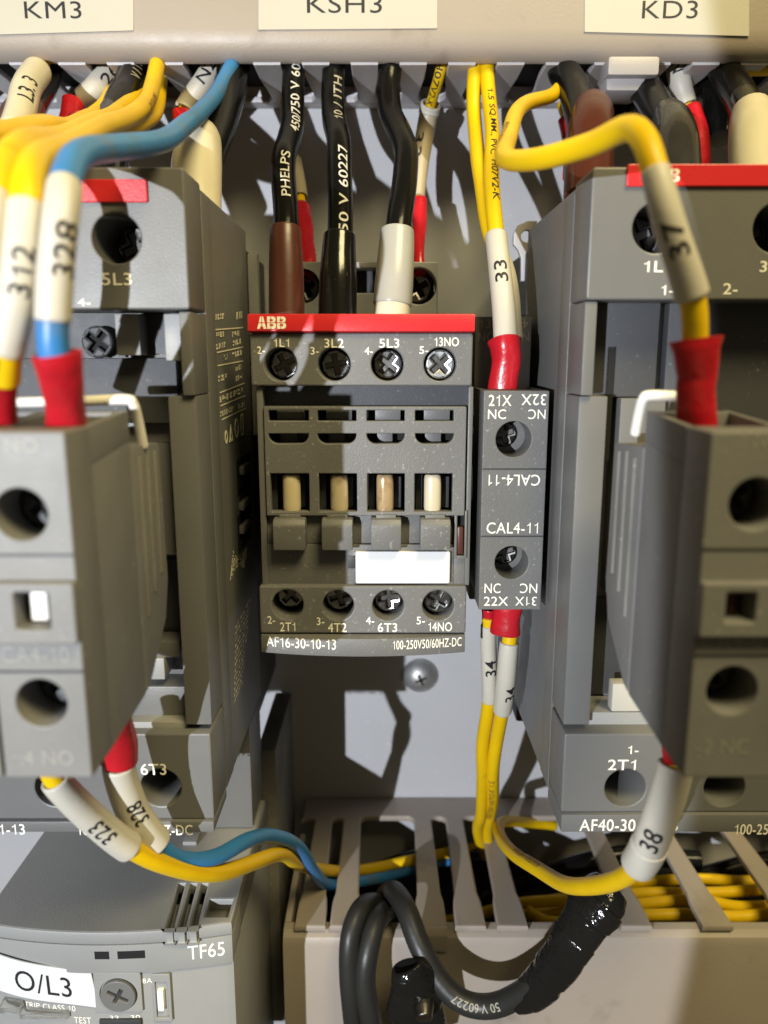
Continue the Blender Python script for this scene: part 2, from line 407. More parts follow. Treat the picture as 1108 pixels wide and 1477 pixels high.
# ================================================================== SMALL CONTACTOR (the middle one)
Y1 = 163.0
xl, xr = P(361, 500, Y1).x, P(682, 500, Y1).x
def zz(py, Y=Y1): return P(554, py, Y).z
c1 = thing('contactor', 'small grey contactor with a red top strip between the two big ones', 'contactor', (0, 245, zz(940)))
ztop, zu = zz(452), zz(556)
part('body', box(xl+1.0, xr-1.0, Y1+9, 242, zz(930), ztop-1.0, 0.6), GREYP, c1)
# upper terminal cover
HX = [405, 482, 559, 635]
holes = [circ(P(x, 525, Y1).x, P(x, 525, Y1).z, 3.42) for x in HX]
tc_ = part('terminal_cover', panel(rr(xl, zu, xr, zz(480), 0.5), holes, 9.2, front(Y1), b=0.3), GREY, c1)
part('top_strip', prism([(Y1-1.1, zz(477)), (Y1-0.7, zz(453)), (Y1+0.2, ztop), (Y1+9.2, ztop), (Y1+9.2, zz(479.5)), (Y1+0.2, zz(479.5)), (Y1-0.7, zz(478.5))], xl-0.25, xr+0.25, 'x', 0.2), RED, c1, 'red strip with the maker mark')
part('rear_cover', box(xl+0.4, xr-0.4, Y1+9.3, Y1+40, zu+1, ztop-0.5, 0.5), GREYP, c1)
lg = G()
rt = R(371, 456, 413, 474, Y1-0.9)
sl = (0.4)/(zz(453)-zz(477))
mpS = lambda u, v, w: Vector((u, Y1-1.1+(v-zz(477))*sl-w-0.03, v))
lg.join(logo(rt, mpS))
zc = (rt[1]+rt[3])/2
part('maker_mark', lg, [INK, RED], c1)
lg = G()
for s_, q in (('1L1', (395, 488, 417, 500)), ('3L2', (468, 488, 496, 501)), ('5L3', (547, 488, 576, 501)), ('13NO', (627, 486, 662, 499)),
              ('2-', (371, 499, 382, 510)), ('3-', (448, 500, 460, 511)), ('4-', (526, 500, 538, 511)), ('5-', (605, 499, 618, 510)),):
    lg.join(text(s_, R(*q, Y1), front(Y1), bold=0.008))
part('lettering', lg, INK, tc_)
for i, x in enumerate(HX):
    c = P(x, 525, Y1); dep = (6.2, 5.6, 4.4, 1.8)[i]
    part('terminal_screw', screw_geo(c.x, c.z, 3.1, Y1+dep, (0.5, 0.2, 0.9, 0.75)[i]), [METALM if i < 3 else METAL, METALD], c1)
# recessed shelf and window panel
r = R(386, 558, 674, 590, Y1+4.5)
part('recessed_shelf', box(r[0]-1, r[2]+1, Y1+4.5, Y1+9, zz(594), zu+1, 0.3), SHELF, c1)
win = []
W1 = [(387, 445), (458, 514), (529, 584), (599, 655)]
for a, b in W1:
    q = R(a, 591.5, b, 607, Y1); win.append(rr(*q, 0.15))
    q = R(a, 625, b, 640, Y1); rd = 2.0
    win.append([(q[2]-0.01, q[3]), (q[0]+0.01, q[3])] + [(q[0]+rd-rd*math.cos(t), q[1]+rd-rd*math.sin(t)) for t in [math.radians(k*15) for k in range(7)]] + [(q[2]-rd+rd*math.sin(t), q[1]+rd-rd*math.cos(t)) for t in [math.radians(k*15) for k in range(1, 7)]])
W3 = [(390, 446), (460, 515), (530, 584), (598, 653)]
for a, b in W3:
    q = R(a, 683, b, 738, Y1); win.append(rr(*q, 0.15))
q = R(382, 586, 672, 744, Y1)
part('window_panel', panel(rr(q[0], q[1], q[2], zz(586.0), 0.3), win, 2.4, front(Y1+0.4), b=0.2), GREY, c1)
g = G()
for k, (a, b) in enumerate(W1):                      # contact carriers seen through the upper windows
    q = R(a, 592, b, 640, Y1+3.5); xm = q[0]+(q[2]-q[0])*0.22
    g.join(box(xm, q[2]-0.9, Y1+3.6, Y1+8, zz(606, Y1+3.6), zz(592, Y1+3.6)+0.6, 0.3, 0))
    g.join(box(q[0]+2.2, q[2]-2.6, Y1+5.4, Y1+8, zz(648, Y1+5), zz(622, Y1+5), 0.3, 0))
part('contact_carrier', g, GREYP, c1)
part('shade_fill', box(xl+2, xr-2, Y1+8.2, Y1+8.8, zz(745), zu-1, 0), BLACK, c1)
# the four plungers
RX = [(407, 433, IVORY), (476, 502, IVORYS), (543, 568, IVORYB), (612, 637, IVORYW)]
for a, b, m_ in RX:
    q = R(a, 685, b, 739, Y1+1.2); xc = (q[0]+q[2])/2
    tb = Tube([Vector((xc, Y1+2.6, q[3])), Vector((xc, Y1+2.5, (q[1]+q[3])/2)), Vector((xc, Y1+2.6, q[1]))], (q[2]-q[0])/2, 6)
    part('plunger', tb.mesh(24, 0.75, prof=lambda f: 1.0-0.10*max(0, abs(f-0.5)*2-0.8)/0.2), m_, c1)
g = G()
for k, (a, b) in enumerate(W3):                      # brackets behind the plungers
    q = R(a, 683, b, 738, Y1+5)
    g.join(box(q[0]+0.3, q[0]+1.7, Y1+4.4, Y1+8, q[1], q[3], 0.2)); g.join(box(q[2]-2.4, q[2]-0.8, Y1+5.0, Y1+8, q[1]+1, q[3]-0.6, 0.2))
part('contact_bracket', g, DARK, c1)
# side rails beside the window panel
q = R(373, 556, 383, 846, Y1); part('side_rail', box(q[0], q[2]-0.15, Y1+1.0, Y1+9, q[1], zu-0.2, 0.25), GREYP, c1)
q = R(673, 556, 681, 846, Y1); part('side_rail', box(q[0]+0.15, q[2], Y1+1.2, Y1+9, q[1], zu-0.2, 0.25), GREYP, c1)
# key band
q = R(381, 744, 655, 787, Y1)
slot = [rr(P(381+a, 760, Y1).x, zz(783), P(381+b, 760, Y1).x, zz(747), 0.3) for a, b in ()]
part('key_band', box(q[0], q[2], Y1+2.4, Y1+8, q[1], q[3]-0.1, 0.2), GREY, c1)
KX = [(394, 441), (464, 509), (535, 579), (606, 650)]
for a, b in KX:
    q = R(a, 749, b, 793, Y1-1.5); zt_ = zz(744); g = G()
    xk0, xk1 = q[0], q[2]
    g.join(prism([(Y1-2.0, q[1]), (Y1-2.2, q[3]-1.2), (Y1-1.4, q[3]), (Y1+2.3, q[3]+0.3), (Y1+2.3, q[1])], xk0, xk1, 'x', 0.45))
    xm, hw = (xk0+xk1)/2, (xk1-xk0)*0.33
    g.join(box(xm-hw, xm+hw, Y1-0.3, Y1+2.3, q[3]-0.3, zt_+0.35, 0.25))
    part('actuator_key', g, GREY, c1)
q = R(655, 737, 674, 806, Y1)
g = box(q[0]+0.1, q[2], Y1+2.6, Y1+8, q[1], q[3], 0.0, 1); xm = (q[0]+q[2])/2
g.join(box(q[0]+0.1, q[0]+0.7, Y1+0.5, Y1+2.6, q[1], q[3], 0.15)); g.join(box(q[2]-0.5, q[2], Y1+0.5, Y1+2.6, q[1], q[3], 0.15)); g.join(box(q[0]+0.7, q[2]-0.5, Y1+0.5, Y1+2.6, q[1], q[1]+0.6, 0.1))
g.join(box(xm-0.6, xm+0.7, Y1+1.0, Y1+2.4, q[1]+0.8, q[1]+7, 0.3, 2))
part('status_window', g, [GREYP, BLACK, BRN], c1)
# lower panel and label
q = R(376, 787, 655, 846, Y1)
part('lower_panel', box(q[0], q[2], Y1+1.6, Y1+8, q[1], q[3]-0.1, 0.2), GREY, c1)
q2 = R(655, 806, 681, 846, Y1)
part('lower_panel', box(q[2]+0.05, q2[2]-1.4, Y1+1.7, Y1+8, q2[1], q2[3], 0.2), GREY, c1)
q = R(502, 796, 514, 831, Y1); part('label_notch', box(q[0], q[2], Y1+1.2, Y1+1.9, q[1]+1.5, q[3]-1.2, 0.1), DARK, c1)
q = R(513, 795, 649, 841, Y1+0.4); part('marker_plate', panel(rr(*q, 0.4), [], 1.2, front(Y1+0.3), b=0.15), PAPER, c1, 'blank white marker plate')
# lower terminal cover
HB = [(415, 870), (488, 871), (560, 871), (632, 871)]
YL = Y1-0.2
q = R(378, 845, 673, 913, YL)
lc = part('terminal_cover', panel(rr(xl+0.2, q[1], xr-0.2, q[3], 0.5), [circ(P(x, y+2, YL).x, P(x, y+2, YL).z, 3.45) for x, y in HB], 9.0, front(YL), b=0.35), GREY, c1)
lg = G()
for s_, w4 in (('2T1', (404, 897, 426, 910)), ('4T2', (473, 898, 500, 911)), ('6T3', (545, 898, 573, 911)), ('14NO', (618, 897, 652, 910)),
               ('2-', (386, 888, 397, 899)), ('3-', (457, 890, 468, 901)), ('4-', (528, 889, 540, 900)), ('5-', (601, 889, 613, 900))):
    lg.join(text(s_, R(*w4, YL), front(YL), bold=0.006))
part('lettering', lg, INK, lc)
for i, (x, y) in enumerate(HB):
    c = P(x, y+2, YL)
    part('terminal_screw', screw_geo(c.x, c.z+0.6, 3.1, YL+(5.6, 4.6, 3.4, 2.6)[i], (0.8, 0.3, 0.1, 1.1)[i]), [METALM, METALD], c1)
part('shade_fill', box(xl+2, xr-2, Y1+8.6, Y1+8.9, zz(912), zz(847), 0), BLACK, c1)
za, zb = zz(940, YL), zz(914.5, YL)-0.05
arc = lambda x: YL-0.2-2.6*(1-(x/22.5)**2)
xs = [xl+0.3+(xr-xl-0.6)*k/24 for k in range(25)]
xc0 = (xl+xr)/2
poly = [(x, arc(x-xc0)) for x in xs]+[(xr-0.3, YL+9), (xl+0.3, YL+9)]
ls = part('type_strip', prism(poly, za, zb, 'z', 0.2), GREY, c1)
mpA = lambda u, v, w: Vector((u, arc(u-xc0)-w-0.02, v))
part('lettering', text('AF16-30-10-13', R(383, 920, 485, 935, YL-2), mpA, bold=0.004), INK, ls)
part('lettering', text('100-250V50/60HZ-DC', R(567, 922, 667, 935, YL-2), mpA, bold=0.004), INK, ls)
# coil terminal block standing behind the top edge
YC = 206.0
q = R(432, 377, 632, 446, YC)
hc = [circ(P(x, 412, YC).x, P(x, 412, YC).z, 4.6) for x in (438, 604)]
ms = R(512, 386, 566, 422, YC)
part('coil_terminal', panel(rr(q[0], q[1]-8, q[2], q[3], 0.5), hc+[rr(*ms, 0.4)], 8, front(YC), b=0.3), GREYL, c1)
part('coil_back', box(q[0]+0.5, q[2]-0.5, YC+8.1, 242, q[1]-6, q[3]-1, 0.4), DARK, c1)
for x in (438, 604):
    c = P(x, 412, YC); part('terminal_screw', screw_geo(c.x, c.z, 3.7, YC+5, 0.5), [METALD, BLACK], c1)

# ================================================================== SLIM SIDE BLOCK
Y2 = 161.0
cx0, cx1 = P(697, 620, Y2).x, P(790.5, 620, Y2).x
def z2(py): return P(740, py, Y2).z
sb = thing('auxiliary_block', 'slim grey contact block with two holes screwed beside the small contactor', 'contact block', ((cx0+cx1)/2, 242, z2(880)))
h = [circ(P(741, 633, Y2).x, P(741, 633, Y2).z, 3.75), circ(P(738, 811, Y2).x, P(738, 811, Y2).z, 3.65)]
fc = part('front_cover', panel(rr(cx0, z2(879), cx1, z2(563), 0.25), h, 8, front(Y2), b=0.18), GREY, sb)
gr = G()
for py in (676, 773): gr.join(box(cx0+0.1, cx1-0.1, Y2-0.06, Y2+0.2, z2(py)-0.16, z2(py)+0.16, 0.0))
part('groove', gr, DARK, fc)
part('body', box(cx0+0.05, cx1-0.05, Y2+8.05, Y2+20, z2(870), z2(563)-6, 0.3), GREYP, sb)
g = box(cx0, cx0+1.5, Y2+8.1, Y2+19, z2(700), z2(563), 0.2); g.join(box(cx1-1.5, cx1, Y2+8.1, Y2+19, z2(700), z2(563), 0.2)); g.join(box(cx0+1.5, cx1-1.5, Y2+17.5, Y2+19, z2(700), z2(563), 0.2))
part('wire_well', g, GREYP, sb)
part('rear_step', box(cx0+0.2, cx1-0.4, Y2+20.1, 240, z2(905), P(740, 456, Y2+20).z, 0.4), GREYP, sb)
lg = G()
Yr = Y2+20.1
lg.join(text('13', R(692, 460, 708, 473, Yr), front(Yr))).join(text('44', R(746, 460, 762, 473, Yr), front(Yr), rot=True)).join(text('NO', R(690, 479, 714, 492, Yr), front(Yr))).join(text('NO', R(740, 479, 763, 492, Yr), front(Yr), rot=True))
part('lettering', lg, INKF, sb)
lg = G()
for s_, q, rt_ in (('21X', (705, 569, 738, 585), 0), ('32X', (752, 568, 788, 584), 1), ('NC', (704, 590, 730, 604), 0), ('NC', (762, 590, 787, 604), 1),
                  ('CAL4-11', (705, 684, 779, 700), 1), ('CAL4-11', (702, 753, 776, 769), 0), ('NC', (699, 841, 722, 855), 0), ('NC', (750, 841, 775, 855), 1),
                  ('22X', (698, 860, 733, 873), 0), ('31X', (743, 860, 774, 873), 1)):
    lg.join(text(s_, R(*q, Y2), front(Y2), rot=bool(rt_), bold=0.002))
part('lettering', lg, INK, fc)
for y in (633, 811):
    c = P(739, y, Y2); part('terminal_screw', screw_geo(c.x-0.6, c.z+0.4, 2.9, Y2+7.3, 0.3), [METALB, BLACK], sb)

# ================================================================== THE TWO BIG CONTACTORS
Y4 = 140.0
ZT4, ZB4 = 32.0, -93.6
def z4(py, Y=Y4): return P(554, py, Y).z
def big_contactor(label, side):
    xi = -34.2 if side < 0 else 35.6                 # inner edge
    xo = xi+55*side
    xa, xb = min(xi, xo), max(xi, xo)
    t = thing('contactor', label, 'contactor', ((xa+xb)/2, 243, ZB4), 'large grey contactors')
    part('housing', box(xa+0.5, xb-0.5, Y4+12, 203, ZB4+0.5, ZT4-0.5, 0.7), GREYP, t)
    part('base', box(xa+2, xb-2, 203.1, 243, ZB4-8, ZT4-4, 0.8), DARK, t)  # dark colour paints the shadow behind the housing
    px = (168, 10, -146) if side < 0 else (948, 1122, 1270)
    hc_ = [circ(P(x, 340 if side < 0 else 326, Y4).x, P(x, 343 if side < 0 else 328, Y4).z, 4.2) for x in px]
    zc0 = z4(446 if side < 0 else 432)
    cv = part('terminal_cover', panel(rr(xa, zc0, xb, ZT4, 0.6), hc_, 12, front(Y4), b=0.35), GREYP, t)
    for x in px:
        c = P(x, 343 if side < 0 else 328, Y4); part('terminal_screw', screw_geo(c.x, c.z, 3.9, Y4+11, 0.4), [METALB, BLACK], t)
    q = R(112, 258, 212, 291, Y4-0.5) if side < 0 else R(905, 236, 1300, 268, Y4-0.5)
    if side < 0: q = (xa+6, q[1], q[2], q[3])
    part('top_strip', panel(rr(*q, 0.3), [], 1.0, front(Y4-0.55), b=0.15), RED, t, 'red name strip')
    lg = G()
    if side < 0: its = (('5L3', (147, 393, 190, 411)), ('4-', (112, 430, 131, 441)))
    else: its = (('1L1', (929, 376, 968, 392)), ('1-', (954, 411, 972, 425)), ('2-', (1043, 408, 1064, 424)), ('3L2', (1096, 376, 1136, 392)))
    for s_, w4 in its: lg.join(text(s_, R(*w4, Y4), front(Y4), bold=0.006))
    part('lettering', lg, INK, cv)
    if side > 0:
        part('maker_mark', logo(R(932, 243, 981, 262, Y4-0.6), front(Y4-0.6)), [INK, RED], t)
    # lower terminal block and type strip
    zl1 = z4(1058)
    pb = (232, 80, -50) if side < 0 else (902, 1045, 1168)
    hb = [circ(P(x, 1136, Y4).x, P(x, 1136, Y4).z, 4.05) for x in pb]
    zs = z4(1181 if side < 0 else 1171)
    lb_ = part('terminal_block', panel(rr(xa, zs, xb, zl1, 0.4), hb, 12, front(Y4), b=0.35), GREYP, t)
    for x in pb:
        c = P(x, 1136, Y4); part('terminal_screw', screw_geo(c.x, c.z, 3.8, Y4+11.4, 0.9), [METALB, BLACK], t)
    lg = G()
    if side < 0: its = (('6T3', (203, 1101, 240, 1117)),)
    else: its = (('1-', (906, 1075, 921, 1087)), ('2T1', (877, 1095, 917, 1110)), ('4T2', (1026, 1098, 1067, 1110)))
    for s_, w4 in its: lg.join(text(s_, R(*w4, Y4), front(Y4), bold=0.006))
    part('lettering', lg, INK, lb_)
    yt = Y4-0.8
    st_ = part('type_strip', box(xa, xb, yt, Y4+12, ZB4, zs-0.05, 0.3), GREYP, t)
    lg = G()
    if side < 0: its = (('AF40-30-11-13', (-98, 1188, 36, 1203)), ('100-250V50/60HZ-DC', (112, 1189, 278, 1204)))
    else: its = (('AF40-30-11-13', (836, 1181, 978, 1198)), ('100-250V50/60HZ-DC', (1060, 1188, 1226, 1203)))
    for s_, w4 in its: part('lettering', text(s_, R(*w4, yt), front(yt), bold=0.004), INK, st_)
    # middle: inner side rails, recessed panels, dark sheets painting the shade of the openings
    def bx(name, xa_, xb_, y0, y1, ya, yb, m_, b=0.3):
        "pixel band of the right-hand contactor, mirrored for the left one"
        X0, X1 = (xi+side*xa_, xi+side*xb_); X0, X1 = min(X0, X1), max(X0, X1)
        part(name, box(X0, X1, ya, yb, z4(y1, ya), z4(y0, ya), b), m_, t)
    bx('side_rail', 0.0, 2.2, 434 if side > 0 else 449, 570, Y4+0.6, Y4+12, GREYP)
    bx('side_rail', 0.0, 5.2, 571, 1045, Y4+1.5, Y4+12, GREYP)
    if side > 0:
        bx('front_panel', 3.2, 16.0, 436, 572, Y4+8, Y4+12, SHELF)
        bx('front_panel', 9.0, 17.5, 574, 860, Y4+6, Y4+12, GREYP)
        bx('slot', 6.6, 7.8, 500, 664, Y4+7.4, Y4+9, BLACK, 0)
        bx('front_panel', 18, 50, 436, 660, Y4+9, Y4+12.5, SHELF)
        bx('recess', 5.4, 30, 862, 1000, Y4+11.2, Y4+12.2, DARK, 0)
        bx('marker_plate', 10.2, 22, 986, 1026, Y4+4, Y4+7, CLAMP)
        bx('sill', 5.4, 50, 1027, 1050, Y4+4, Y4+12, GREYL)
    else:
        bx('front_panel', 0.6, 5.6, 452, 520, Y4+3, Y4+6, GREYL)
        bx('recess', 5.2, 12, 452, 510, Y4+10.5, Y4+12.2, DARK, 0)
        bx('front_panel', 11, 15.5, 452, 512, Y4+6, Y4+12, GREYL)
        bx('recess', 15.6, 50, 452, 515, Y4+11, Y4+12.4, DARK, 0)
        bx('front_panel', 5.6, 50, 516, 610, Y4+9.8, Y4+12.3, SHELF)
        bx('front_panel', 5.4, 9.8, 640, 800, Y4+5, Y4+12, GREYP)
        bx('recess', 5.4, 16, 806, 905, Y4+11, Y4+12.2, DARK, 0)
        bx('front_panel', 6.8, 14, 925, 948, Y4+6, Y4+12, GREYP)
        bx('front_panel', 9.8, 13.6, 949, 980, Y4+5, Y4+12, GREYL)
        bx('front_panel', 5.4, 17, 990, 1040, Y4+5.5, Y4+12, GREYP)
        bx('sill', 5.3, 50, 1041, 1056, Y4+2.5, Y4+12, GREYL)
        c = P(128, 492, Y4+4); part('latch_screw', screw_geo(c.x, c.z, 3.0, Y4+8, 0.9), [DARK, BLACK], t)
    return t, xi
ctl, xiL = big_contactor('large grey contactor at the left, printed 5L3 and 6T3, wired blue and yellow', -1)
ctr, xiR = big_contactor('large grey contactor at the right, printed 2T1 and 4T2, with yellow wire 37 above', 1)
# moulded details and small print on the side of the left one
sx = xiL-0.5+0.03
mps = lambda yy, v, w: Vector((sx+w+0.05, yy, v))
def side_rect(x0, y0, x1, y1):
    a, b = PX(x0, y0, sx), PX(x1, y1, sx); return a, b
lg = G()
def dash(pa, pb, h):
    a, b = PX(pa[0], pa[1], sx+0.06), PX(pb[0], pb[1], sx+0.06)
    lg.add([a+Vector((0, 0, h/2)), b+Vector((0, 0, h/2)), b-Vector((0, 0, h/2)), a-Vector((0, 0, h/2))], [(0, 1, 2, 3)])
def words(pa, pb, h, n):
    k = 0.0; pa, pb = Vector(pa), Vector(pb)
    while k < 1:
        l = random.uniform(0.5, 1.2)/n
        for hh in (-0.3, 0.0, 0.3):
            if random.random() < 0.8:
                o = Vector((0, hh*h*5)); a = pa.lerp(pb, k)+o; b = pa.lerp(pb, min(1, k+l*random.uniform(0.5, 0.95)))+o; dash(a, b, h*0.26)
        k += l*1.25
for a, b in (((311, 475), (351, 472)), ((313, 508), (351, 500)), ((314, 527), (351, 520)), ((317, 566), (353, 552)), ((318, 585), (354, 570)), ((320, 605), (355, 588))): dash(a, b, 0.28)
dash((336, 526), (337, 555), 0.3)
for a, b, h_, n_ in (((311, 457), (324, 455), 1.7, 4), ((341, 455), (350, 453), 2.2, 3), ((312, 483), (323, 481), 1.6, 4), ((335, 482), (345, 480), 1.6, 4), ((312, 500), (325, 496), 1.6, 4),
                  ((336, 495), (348, 491), 1.6, 4), ((323, 515), (328, 514), 1.6, 3), ((335, 512), (350, 507), 1.6, 5), ((315, 546), (328, 542), 1.8, 5), ((340, 531), (348, 528), 1.7, 3), ((340, 546), (350, 542), 1.7, 3),
                  ((317, 576), (351, 562), 1.8, 9), ((318, 597), (338, 588), 1.6, 7), ((344, 586), (353, 582), 1.6, 4)): words(a, b, h_, n_)
part('side_print', lg, INKP, ctl); lg = G()
for k in range(9): words((332+0.5*k, 835-k*5), (357-0.6*k, 788+k*4), 0.9, 7)
for k in range(13): words((340-0.2*k, 905+k*9), (362-1.0*k, 862+k*10), 0.9, 7)
part('side_print', lg, INKP, ctl)
def side_shape(pts, holes, m_=INKP):
    part('side_mark', panel(pts, holes, 0.05, lambda u, v, w_: Vector((sx+0.1+w_, u, v)), b=0.004), m_, ctl)
a = PX(341, 617, sx); side_shape(circ(a.y, a.z, 2.3, 24), [circ(a.y, a.z, 1.8, 24)])
a = PX(333, 624, sx); side_shape([(a.y-2.2, a.z-1.9), (a.y+2.2, a.z-1.9), (a.y, a.z+2)], [[(a.y-0.9, a.z-1.1), (a.y+0.9, a.z-1.1), (a.y, a.z+0.7)]])
a = PX(326, 630, sx); side_shape(circ(a.y, a.z, 1.5, 24), [circ(a.y, a.z, 0.9, 24)])
a = PX(349, 612, sx); side_shape(rr(a.y-1.6, a.z-2.6, a.y+1.6, a.z+2.6, 0.1), [rr(a.y-1.2, a.z-2.2, a.y+1.2, a.z+2.2, 0.1)])
for (x0, y0, x1, y1) in ((341, 664, 362, 697), (345, 704, 362, 740), (342, 745, 362, 775)):
    a = PX(x0, y0, sx); b = PX(x1, y1, sx)
    part('side_slot', box(sx-1, sx+0.09, a.y, b.y, b.z, a.z, 0.0), BLACK, ctl)
for py in (676, 728, 762):
    a = PX(345, py, sx); part('side_lug', box(sx-1, sx+1.2, a.y, a.y+9, a.z-1.4, a.z+0.6, 0.4), GREYP, ctl)
part('side_seam', box(sx-0.2, sx+0.55, Y4+12.2, Y4+20, ZB4+2, ZT4-2, 0.2), GREYP, ctl)
part('side_seam', box(xiR-0.1, xiR+0.6, Y4+12.2, Y4+20, ZB4+2, ZT4-2, 0.2), GREYP, ctr)
tb_ = [P(x, y, 214) for x, y in ((762, 318), (748, 324), (741, 338), (741, 352), (748, 360), (752, 372), (752, 405), (775, 405), (775, 318))]
hb_ = P(760, 340, 214)
part('mounting_tab', panel([(p.x, p.z) for p in tb_], [circ(hb_.x, hb_.z, 1.5, 20)], 2, front(214), b=0.25), DUCTG, ctr, 'pale mounting tab behind the housing')
part('rear_flange', box(xiL-0.4, xiL+2.2, 203.2, 206, -20, ZT4-6, 0.4), GREYL, ctl)

# ================================================================== FRONT CONTACT BLOCKS
def front_block(label, x0, x1, side, texts, hpx, gpy, lever, tint, letter, Yf=92.0):
    t = thing('auxiliary_block', label, 'contact block', ((x0+x1)/2, 132, -55), 'contact blocks clipped on the front of the large contactors')
    zt0, zt1, zb0 = -8.6, -5.6, P(554, 1110, Yf+2).z
    ym = Yf+23.5
    prof = [(Yf+8, zt0-5), (ym, zt1-6.5), (ym, -52.9), (Yf+12, zb0+0.4), (Yf+8, zb0+0.1)]
    part('body', prism(prof, x0, x1, 'x', 0.3), tint, t)
    g = G()
    wall = [(Yf+8, zt0-5.0), (Yf+8, zt0), (ym, zt1-2), (ym, zt1-6.5)]
    g.join(prism(wall, x0, x0+1.1, 'x', 0.15)); g.join(prism(wall, x1-1.1, x1, 'x', 0.15))
    g.join(box(x0+1.1, x1-1.1, ym-2.5, ym-0.05, zt1-6, zt1-2.1, 0.15))
    part('wire_well', g, tint, t)
    back = [(ym+0.05, -13.0), (Yf+38, -14.0), (Yf+39, -38), (Yf+36.5, -44.6), (Yf+26, -52.2), (ym+0.05, -52.7)]
    part('clip_base', prism(back, x0-0.1, x1+0.1, 'x', 0.4), tint, t)
    g = G(); xe = x1 if side < 0 else x0
    for yy, za_, zb_ in ((ym+3, -15, -41), (ym+7, -14.5, -38), (ym+11, -15, -36)): g.join(box(xe-0.5, xe+0.45, yy, yy+0.9, zb_, za_, 0.25))
    part('side_rib', g, DUSTY, t)
    hs = [circ(P(a, b, Yf).x, P(a, b, Yf).z, 3.25) for a, b in hpx]
    lv = R(*lever, Yf)
    fc_ = part('front_cover', panel(rr(x0, zb0, x1, zt0, 0.35), hs+[rr(*lv, 0.3)], 8, front(Yf), b=0.25), tint, t)
    for a_, b_ in hpx:
        c = P(a_, b_, Yf); part('terminal_screw', screw_geo(c.x, c.z, 2.9, Yf+6.2, 0.6), [DARK, BLACK], t)  # dark plastic on the screw paints the shade down the hole
    part('shade_fill', box(x0+1.2, x1-1.2, Yf+7.2, Yf+8, zb0+2, zt0-2, 0), BLACK, t)
    part('indicator', box(lv[0]+0.6, lv[0]+(lv[2]-lv[0])*0.7, Yf+1.0, Yf+7, lv[1]+0.3, lv[3]-0.6, 0.3), PLAST if side < 0 else BRNL, t)
    g = G()
    for py in gpy: g.join(box(x0+0.1, x1-0.1, Yf-0.07, Yf+0.2, P(554, py, Yf).z-0.2, P(554, py, Yf).z+0.2, 0))
    part('groove', g, DARK, fc_)
    q = R(lever[0]-25, lever[1]-30, lever[2]+30, lever[1]-6, Yf)
    lg = G()
    for s_, w4 in texts: lg.join(text(s_, R(*w4, Yf), front(Yf)))
    part('lettering', lg, letter, fc_)
    fz0, fz1 = P(554, lever[1]-14, Yf).z, P(554, lever[3]+22, Yf).z
    part('indicator_frame', panel(rr(x0-0.15, fz1, x1+0.15, fz0, 0.4), [rr(*lv, 0.3)], 1.6, front(Yf-1.5), b=0.3), tint, t)
    return t
bl = front_block('grey front contact block at the left, red booted blue wire 328 in its top', -49.6, -38.2, -1, (('CA4-10', (3, 932, 100, 955)), ('.4 NO', (30, 1082, 106, 1103)), ('NO', (8, 632, 55, 652))), ((30, 742), (60, 1014)), (800, 968), (30, 850, 78, 902), BLOCK, INKV)
bl2 = front_block('grey front contact block cut off by the left edge', -61.4, -50.0, -1, (('CA4-10', (-135, 932, -35, 955)),), ((-110, 742), (-75, 1014)), (800, 968), (-105, 850, -60, 902), BLOCK, INKV)
br = front_block('grey front contact block at the right, red booted yellow wire 37 in its top', 39.2, 51.5, 1, (('1 NC', (1065, 622, 1125, 645)), ('CA4-01', (1012, 912, 1112, 934)), ('-2 NC', (1005, 1066, 1080, 1087))), ((1090, 727), (1056, 996)), (792, 945), (1040, 850, 1082, 892), BLOCK, INKV)
for t, pts in ((bl, [(20, 580, 118), (120, 578, 118), (180, 576, 118), (192, 582, 118.5), (199, 605, 120), (207, 645, 122)]), (br, [(1030, 574, 118), (975, 571, 118), (938, 570, 118), (928, 575, 118.5), (922, 595, 120), (916, 626, 122)])):
    part('clip_bar', Tube(pts, 0.8, 8).mesh(12, 0.9), PLAST, t, 'white plastic clip bar')

# ================================================================== OVERLOAD RELAY
ZR, YR = -124.0, 151.0
ov = thing('overload_relay', 'grey overload relay under the left contactor with a taped white O/L3 label', 'overload relay', (-62, 200, -200))
xo0, xo1 = -91.0, -34.2
xm = (xo0+xo1)/2
arcR = lambda x: YR-3.2*(1-((x-xm)/28.4)**2)
front_arc = [(xo0+(xo1-xo0)*k/26, arcR(xo0+(xo1-xo0)*k/26)) for k in range(27)]
def slant(a, b, c_, d_):
    return [tuple(PZ(*q, ZR).xy) for q in (a, b, c_, d_)]
sl = [slant((258, 1273), (267, 1273), (249, 1342), (240, 1342)), slant((275, 1273), (284, 1273), (266, 1342), (257, 1342)), slant((291, 1273), (300, 1273), (283, 1341), (274, 1341)),
      slant((303, 1296), (336, 1296), (328, 1321), (297, 1321))]
hood = part('hood', panel(front_arc+[(xo1, 200), (xo0, 200)], sl, 3.2, topmap(ZR), b=0.5), GREYL, ov)
part('shade_fill', box(xo0+3, xo1-2, YR+1, 199, ZR-12, ZR-8, 0), DARK, ov)
zf = P(150, 1398, YR-2).z
band = part('front_band', prism([(x, y) for x, y in front_arc]+[(xo1, YR+10), (xo0, YR+10)], zf, ZR-3.25, 'z', 0.2), GREYL, ov)
part('body', prism([(x, y+0.6) for x, y in front_arc]+[(xo1-0.3, 205), (xo0+0.3, 205)], -205, zf-0.12, 'z', 0.25), GREYL, ov)
part('side_wall', box(xo1-2.5, xo1-0.1, YR+10.2, 205, zf, ZR-3.3, 0.3), GREYP, ov)
mpR = lambda u, v, w: Vector((u, arcR(u)-w, v))
mpR2 = lambda u, v, w: Vector((u, arcR(u)+0.6-w, v))
